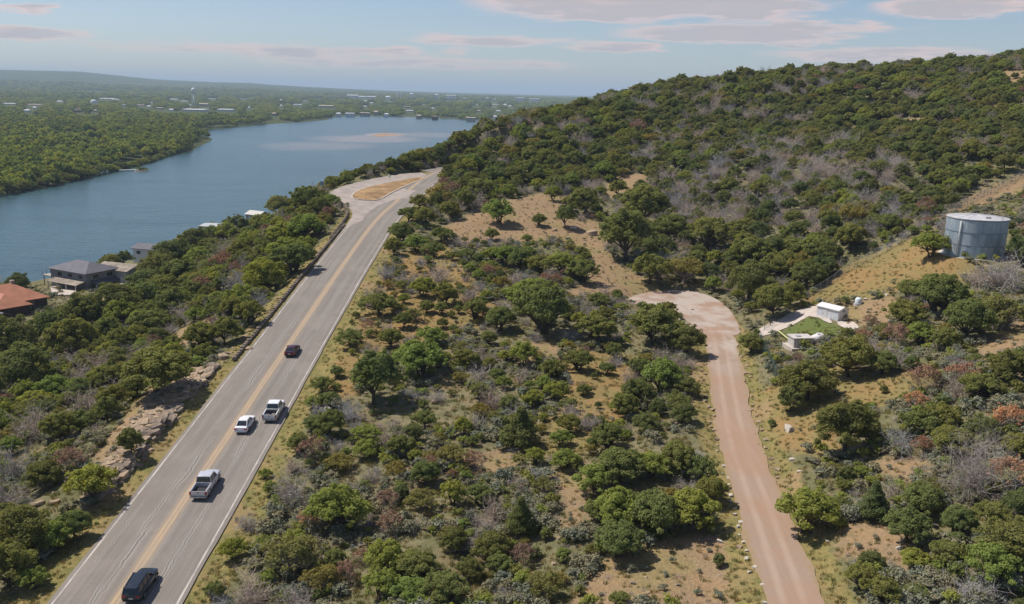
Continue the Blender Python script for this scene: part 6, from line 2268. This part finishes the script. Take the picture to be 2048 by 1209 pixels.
# rock rubble of the road cut, left of the highway
zr = zone([(205, 930), (300, 790), (400, 745), (470, 690), (520, 640), (560, 590), (585, 590), (520, 680), (420, 770), (330, 880), (262, 960), (200, 1010), (150, 1010)])
nr = 900
b_ = np.array(zr)
xr_, yr_ = RNG.uniform(b_[:, 0].min(), b_[:, 0].max(), nr * 3), RNG.uniform(b_[:, 1].min(), b_[:, 1].max(), nr * 3)
d_, _, _ = seg_dist(xr_, yr_, HWL)
ok = in_poly(xr_, yr_, zr) & (d_ > 8.6)
xr_, yr_ = xr_[ok][:nr], yr_[ok][:nr]
rub_c = proto_collection('rubble_stone', [[m] for m in ROCKS['limestone'] + ROCKS['dark_stone'][:1]])
n = len(xr_)
sz = RNG.uniform(0, 1, n) ** 2.6 * 1.3 + .28
scatter('rock_rubble', np.stack([xr_, yr_, ground(xr_, yr_) - .02 * sz], 1), RNG.integers(0, 5, n), np.stack([RNG.uniform(-.2, .2, n), RNG.uniform(-.2, .2, n), RNG.uniform(0, 6.28, n)], 1),
        np.stack([sz * 1.2, sz, sz * .6], 1), rub_c, 'loose tan rock rubble on the road cut left of the highway', 'rubble')

# ------------------------------------------------------------------ far bank: woods, shoreline trees, town
def far_tree(seed, R0, H, n, q, size, mat):
    lb = dome_lobes(seed, R0, 0.2, H, n, .22, .38)
    return crown_mesh('far_crown', lb, q, size, seed + 300, mat, core=.62, fill=.7)


M['far_bright'] = leaf_material('far_bright_leaf', (0.260, 0.300, 0.066))
M['far_dark'] = leaf_material('far_dark_leaf', (0.165, 0.210, 0.062))
FT = [[far_tree(400 + i, 4.5, 6.5 + .8 * i, 12, 16, .95, (M['far_bright'], M['far_dark'], M['far_dark'], M['bright'])[i])] for i in range(4)]
FT += [[far_tree(410 + i, 11, 7.0 + i, 14, 3.6, 2.3, (M['far_dark'], M['far_dark'], M['far_bright'])[i])] for i in range(3)]
far_c = proto_collection('far_plant', FT)
TOWN = [(159, 193, 14, 4, 'w'), (201, 189, 20, 4, 'w'), (213, 200, 36, 4, 'w'), (232, 201, 20, 3, 'w'), (188, 207, 15, 9, 'dome'), (282, 213, 16, 4, 't'), (298, 215, 9, 3, 'w'), (343, 222, 10, 3, 'w'),
        (408, 213, 20, 7, 't'), (390, 222, 50, 3, 'w'), (452, 222, 34, 3, 'w'), (425, 201, 20, 4, 'g'), (487, 201, 20, 4, 't'), (510, 199, 26, 4, 'w'), (528, 199, 12, 5, 'w'), (563, 203, 10, 4, 'w'),
        (595, 212, 20, 4, 'w'), (612, 205, 16, 4, 'g'), (652, 216, 32, 6, 't'), (636, 202, 8, 4, 'w'), (663, 203, 9, 4, 'w'), (680, 202, 16, 4, 'w'), (677, 230, 12, 4, 'w'), (700, 230, 20, 3, 'w'), (730, 229, 22, 4, 't'),
        (705, 195, 26, 6, 'w'), (723, 197, 26, 5, 'w'), (742, 197, 22, 5, 'w'), (730, 205, 14, 4, 'w'), (743, 209, 8, 4, 'w'), (776, 197, 12, 5, 'w'), (823, 191, 8, 5, 'w'), (873, 192, 8, 4, 'w'), (902, 194, 22, 4, 'w'),
        (1040, 198, 20, 3, 'w'), (1069, 200, 22, 3, 'w'), (1010, 213, 8, 5, 'w'), (1020, 215, 7, 4, 'w'), (997, 224, 11, 3, 'w'), (752, 228, 11, 7, 't'), (773, 231, 10, 3, 'w'), (815, 217, 14, 5, 'b'), (942, 239, 22, 5, 't'),
        (990, 236, 9, 5, 'w'), (1007, 236, 15, 5, 'r'), (120, 205, 14, 3, 'w'), (70, 212, 30, 3, 't'), (20, 210, 26, 3, 'w'), (548, 230, 10, 3, 't'), (870, 236, 14, 4, 'b'), (838, 234, 12, 4, 't'), (960, 205, 16, 3, 'w')]
rt = random.Random(5)
for k in range(44):
    u_ = rt.uniform(5, 1030)
    v_ = rt.uniform(193 + u_ * .006, 224 + u_ * .004) if u_ < 640 else rt.uniform(196, 226)
    if all(abs(u_ - q[0]) > q[2] * .6 + 5 or abs(v_ - q[1]) > 4 for q in TOWN):
        TOWN.append((u_, v_, rt.choice((6, 7, 8, 10, 12, 16)), rt.choice((3, 3, 4)), rt.choice('wwwwttgb')))
TOWN.sort(key=lambda a: a[0])
CLEAR = []
for (u, v, wp_, hp_, c) in TOWN:
    p = at_z(u, v, 5.0)
    p = at_Y(u, v, min(p[1], 5200))
    CLEAR.append((p[0], p[1], wp_ * p[1] / F_PX / 2 + 11))
CLEAR = np.array(CLEAR)
pts, idx, scl = [], [], []


def far_fill(y0, y1, n, r_in, pick, smin, smax, left_lim=.95, right_lim=.62):
    yv = np.sqrt(RNG.uniform(y0 * y0, y1 * y1, n))
    xv = RNG.uniform(-left_lim, right_lim, n) * yv
    d, _, _ = seg_dist(xv, yv, [(a, b_, 0) for a, b_ in LAKE_FAR])
    ok = ~in_poly(xv, yv, LAKE_FAR) & (d > r_in)
    # hidden behind the near hill: leave out
    ok &= ~((xv > 0.10 * yv) & (yv < 9000))
    zv = farland(xv, yv)
    gap = vnoise(xv, yv, 75, 41) * .6 + vnoise(xv, yv, 240, 42) * .6
    ok &= (gap > -.42) | (d < 26)
    for (tx_, ty_, tr2) in CLEAR:      # openings in front of the town's buildings
        k_ = yv / ty_
        ok &= ~((np.abs(xv - tx_ * k_) < tr2 * k_) & (yv > ty_ * .80) & (yv < ty_ + 25))
    for i in np.nonzero(ok)[0]:
        pts.append((xv[i], yv[i], zv[i] - .3))
        idx.append(random.choice(pick))
        scl.append(random.uniform(smin, smax))


far_fill(430, 900, 12000, 4, (0, 0, 1, 2, 3), .8, 1.35)
far_fill(900, 1700, 19000, 5, (0, 1, 1, 2, 3), .9, 1.5)
far_fill(1700, 3200, 14000, 7, (4, 5, 6, 4), .7, 1.15)
far_fill(3200, 6500, 16000, 10, (4, 5, 5, 6), 1.0, 1.9)
n = len(pts)
scatter('far_woodland', pts, idx, np.stack([np.zeros(n), np.zeros(n), RNG.uniform(0, 6.28, n)], 1), np.array(scl)[:, None] * RNG.uniform(.85, 1.2, (n, 3)), far_c,
        'unbroken green woodland on the far bank of the lake', 'woodland')
print('far', n)

# trees of the far bank's waterline, one by one
shore = [at_z(u, v, 0) for u, v in ((2, 394), (60, 384), (120, 372), (180, 357), (240, 343), (290, 330), (330, 318), (365, 306), (390, 294))]
sl = smooth_line(shore, 9.0)
sl = sl[np.argsort([proj(p)[0] for p in sl])]
for i, p in enumerate(sl):
    x, y = p[0] - random.uniform(3.5, 6.5), p[1] + random.uniform(1, 4)
    pr = random.choice(PROTO['oak'] + PROTO['bright'])
    root = bpy.data.objects.new('shore_tree', None)
    COL.objects.link(root)
    s = random.uniform(1.5, 2.2)
    root.location = (x, y, float(farland(np.array([x]), np.array([y]))[0]) - .4)
    root.scale = (s, s, s * random.uniform(.8, 1.1))
    root.rotation_euler = (0, 0, random.uniform(0, 6.28))
    tag(root, 'green waterline tree on the far bank, %s from the left picture edge' % (ORD[i] if i else 'first') if i < len(ORD) else 'green waterline tree on the far bank, %s from its right tip' % (ORD[len(sl) - 1 - i] if i < len(sl) - 1 else 'first'), 'tree', 'trees along the far waterline')
    for pn, me in pr:
        o = bpy.data.objects.new(pn, me)
        COL.objects.link(o)
        o.parent = root
# low rock and jetty at the far shore
jp = at_z(262, 342, 0)
jt = empty('jetty', (jp[0], jp[1], 0), R(-50))
tag(jt, 'small pale jetty sticking out from the far wooded bank', 'jetty')
for k in range(10):
    MB().box(-1.4, 1.4, -9 + k * 1.9, -9 + k * 1.9 + 1.75, .75, .9).build('plank', M['white_trim'], jt)
for k in range(4):
    MB().box(-1.2, -1.0, -8 + k * 5, -7.8 + k * 5, -2, .75).build('pile', M['bark'], jt)
    MB().box(1.0, 1.2, -8 + k * 5, -7.8 + k * 5, -2, .75).build('pile', M['bark'], jt)
ip = at_z(283, 342, 0)
iv = empty('reed_islet', (ip[0], ip[1], 0.1))
tag(iv, 'little dark reedy islet right of the pale jetty', 'islet')
add('reeds', FT[1][0], None, iv).scale = (1.6, .8, .35)
MB().loft([cyl_pts(7, 14, -1), cyl_pts(5, 14, .3)]).build('mud_bank', M['dark_stone'], iv)

wm_ = {'w': (M['white_stucco'], principled('white_town_roof', (0.66, 0.66, 0.65), .7), 'white'), 't': (M['tan_wall'], principled('tan_town_roof', (0.48, 0.40, 0.31), .8), 'tan'),
       'g': (M['grey_wall'], principled('green_town_roof', (0.30, 0.36, 0.33), .8), 'grey-green'), 'b': (M['dark_wall'], principled('brown_town_roof', (0.22, 0.14, 0.11), .8), 'brown-roofed'),
       'r': (M['tan_wall'], M['red_roof'], 'red-roofed'), 'dome': (M['white_stucco'], M['white_stucco'], 'white')}
for i, (u, v, wp_, hp_, c) in enumerate(TOWN):
    p = at_z(u, v, 5.0)
    far_ = min(p[1], 5200)
    p = at_Y(u, v, far_)
    sc_ = proj(p)[2] / F_PX
    W_, H_ = wp_ * sc_ * .85, max(hp_ * sc_ * .8, 4.5)
    root = empty('town_building', p, random.uniform(-.15, .15))
    wmat, rmat, cn = wm_[c]
    o_ = ORD[i] if 0 < i < len(ORD) else ('first' if i == 0 else None)
    if o_ is None:
        o_ = ORD[len(TOWN) - 1 - i] if len(TOWN) - 1 - i > 0 else 'last'
        lab = '%s town building beyond the lake, %s counted from the right' % (cn, o_ if o_ != 'last' else 'first')
    else:
        lab = '%s town building beyond the lake, %s counted from the left' % (cn, o_)
    tag(root, lab, 'building', 'far town buildings')
    D_ = min(W_ * .7, 40)
    if c == 'dome':
        MB().loft([cyl_pts(W_ / 2 * k, 20, z) for k, z in ((1, -8), (1, H_ * .4), (.85, H_ * .7), (.5, H_ * .95), (.1, H_))]).build('shell', wmat, root, smooth=True)
        continue
    MB().box(-W_ / 2, W_ / 2, -D_ / 2, D_ / 2, -10, H_ * .7).build('wall', wmat, root)
    if wp_ < 16:
        MB().poly([(-W_ * .54, -D_ * .55, H_ * .7), (W_ * .54, -D_ * .55, H_ * .7), (W_ * .54, D_ * .55, H_ * .7), (-W_ * .54, D_ * .55, H_ * .7), (-W_ * .3, 0, H_ * 1.1), (W_ * .3, 0, H_ * 1.1)],
                  [(3, 2, 1, 0), (0, 1, 5, 4), (1, 2, 5), (2, 3, 4, 5), (3, 0, 4)]).build('roof', rmat, root)
    else:
        MB().hexa([(-W_ * .52, -D_ * .54, H_ * .7), (W_ * .52, -D_ * .54, H_ * .7), (W_ * .52, D_ * .54, H_ * .78), (-W_ * .52, D_ * .54, H_ * .78),
                   (-W_ * .52, -D_ * .54, H_ * .82), (W_ * .52, -D_ * .54, H_ * .82), (W_ * .52, D_ * .54, H_ * 1.0), (-W_ * .52, D_ * .54, H_ * 1.0)]).build('roof', rmat, root)
    for k in range(int(wp_ / 7) if wp_ > 12 else 0):
        xk = -W_ / 2 + (k + .5) * W_ / int(wp_ / 7)
        MB().box(xk - 1.2, xk + 1.2, -D_ / 2 - .1, -D_ / 2 + .1, H_ * .2, H_ * .5).build('window', M['glass'], root)
for k, (u, v, hpx, lb) in enumerate(((796, 196, 12, 'taller left grain silo in the far town'), (801, 197, 9, 'shorter right grain silo in the far town'))):
    p = at_Y(u, v, 5000)
    sc_ = 5000 / F_PX
    r_ = empty('grain_silo', p)
    tag(r_, lb, 'silo')
    MB().loft([cyl_pts(4.2, 16, -5), cyl_pts(4.2, 16, hpx * sc_)]).build('barrel', M['white_stucco'], r_, smooth=False)
    MB().loft([cyl_pts(4.4, 16, hpx * sc_), cyl_pts(.5, 16, hpx * sc_ + 3)]).build('cap', M['concrete'], r_)
# water tower
p = at_z(389, 215, 5.0)
p = at_Y(389, 215, min(p[1], 2900))
s_ = proj(p)[2] / F_PX
wt_ = empty('water_tower', p)
tag(wt_, 'white ball-topped water tower standing above the far woods', 'water tower')
tw_h = 38 * s_
tm_ = principled('tower_white', (0.74, 0.76, 0.76), .5)
MB().loft([cyl_pts(rr_ * s_, 20, z * tw_h) for rr_, z in ((1.2, .72), (3.6, .77), (4.4, .85), (3.9, .93), (2.0, .985), (.4, 1.0))]).build('bowl', tm_, wt_, smooth=True)
MB().loft([cyl_pts(1.1 * s_, 12, -.1 * tw_h), cyl_pts(1.0 * s_, 12, .74 * tw_h)]).build('riser', tm_, wt_, smooth=True)
for k in range(6):
    a_ = k * math.pi / 3
    MB().tube([(4.6 * s_ * math.cos(a_), 4.6 * s_ * math.sin(a_), -.1 * tw_h), (3.4 * s_ * math.cos(a_), 3.4 * s_ * math.sin(a_), .80 * tw_h)], .35 * s_, 6).build('leg', principled('tower_leg', (0.52, 0.56, 0.52), .6), wt_)
for z_ in (.25, .5):
    MB().tube([((4.6 - 1.4 * z_) * s_ * math.cos(a_), (4.6 - 1.4 * z_) * s_ * math.sin(a_), z_ * tw_h) for a_ in [k * math.pi / 12 for k in range(25)]], .2 * s_, 4).build('brace', tm_, wt_)

# ------------------------------------------------------------------ air
hz = MB().box(-46000, 46000, -1000, 61000, -8.5, 330).build('haze', None)
hm = bpy.data.materials.new('haze_air')
hm.use_nodes = True
t = NT(hm.node_tree)
t.n.clear()
pv = t.node('ShaderNodeVolumePrincipled')
pv.inputs['Color'].default_value = (0.66, 0.84, 1.0, 1)
pv.inputs['Density'].default_value = 0.00009
pv.inputs['Anisotropy'].default_value = 0.0
t.node('ShaderNodeOutputMaterial', i_Volume=pv.outputs[0])
hz.data.materials.append(hm)
tag(hz, kind='stuff')
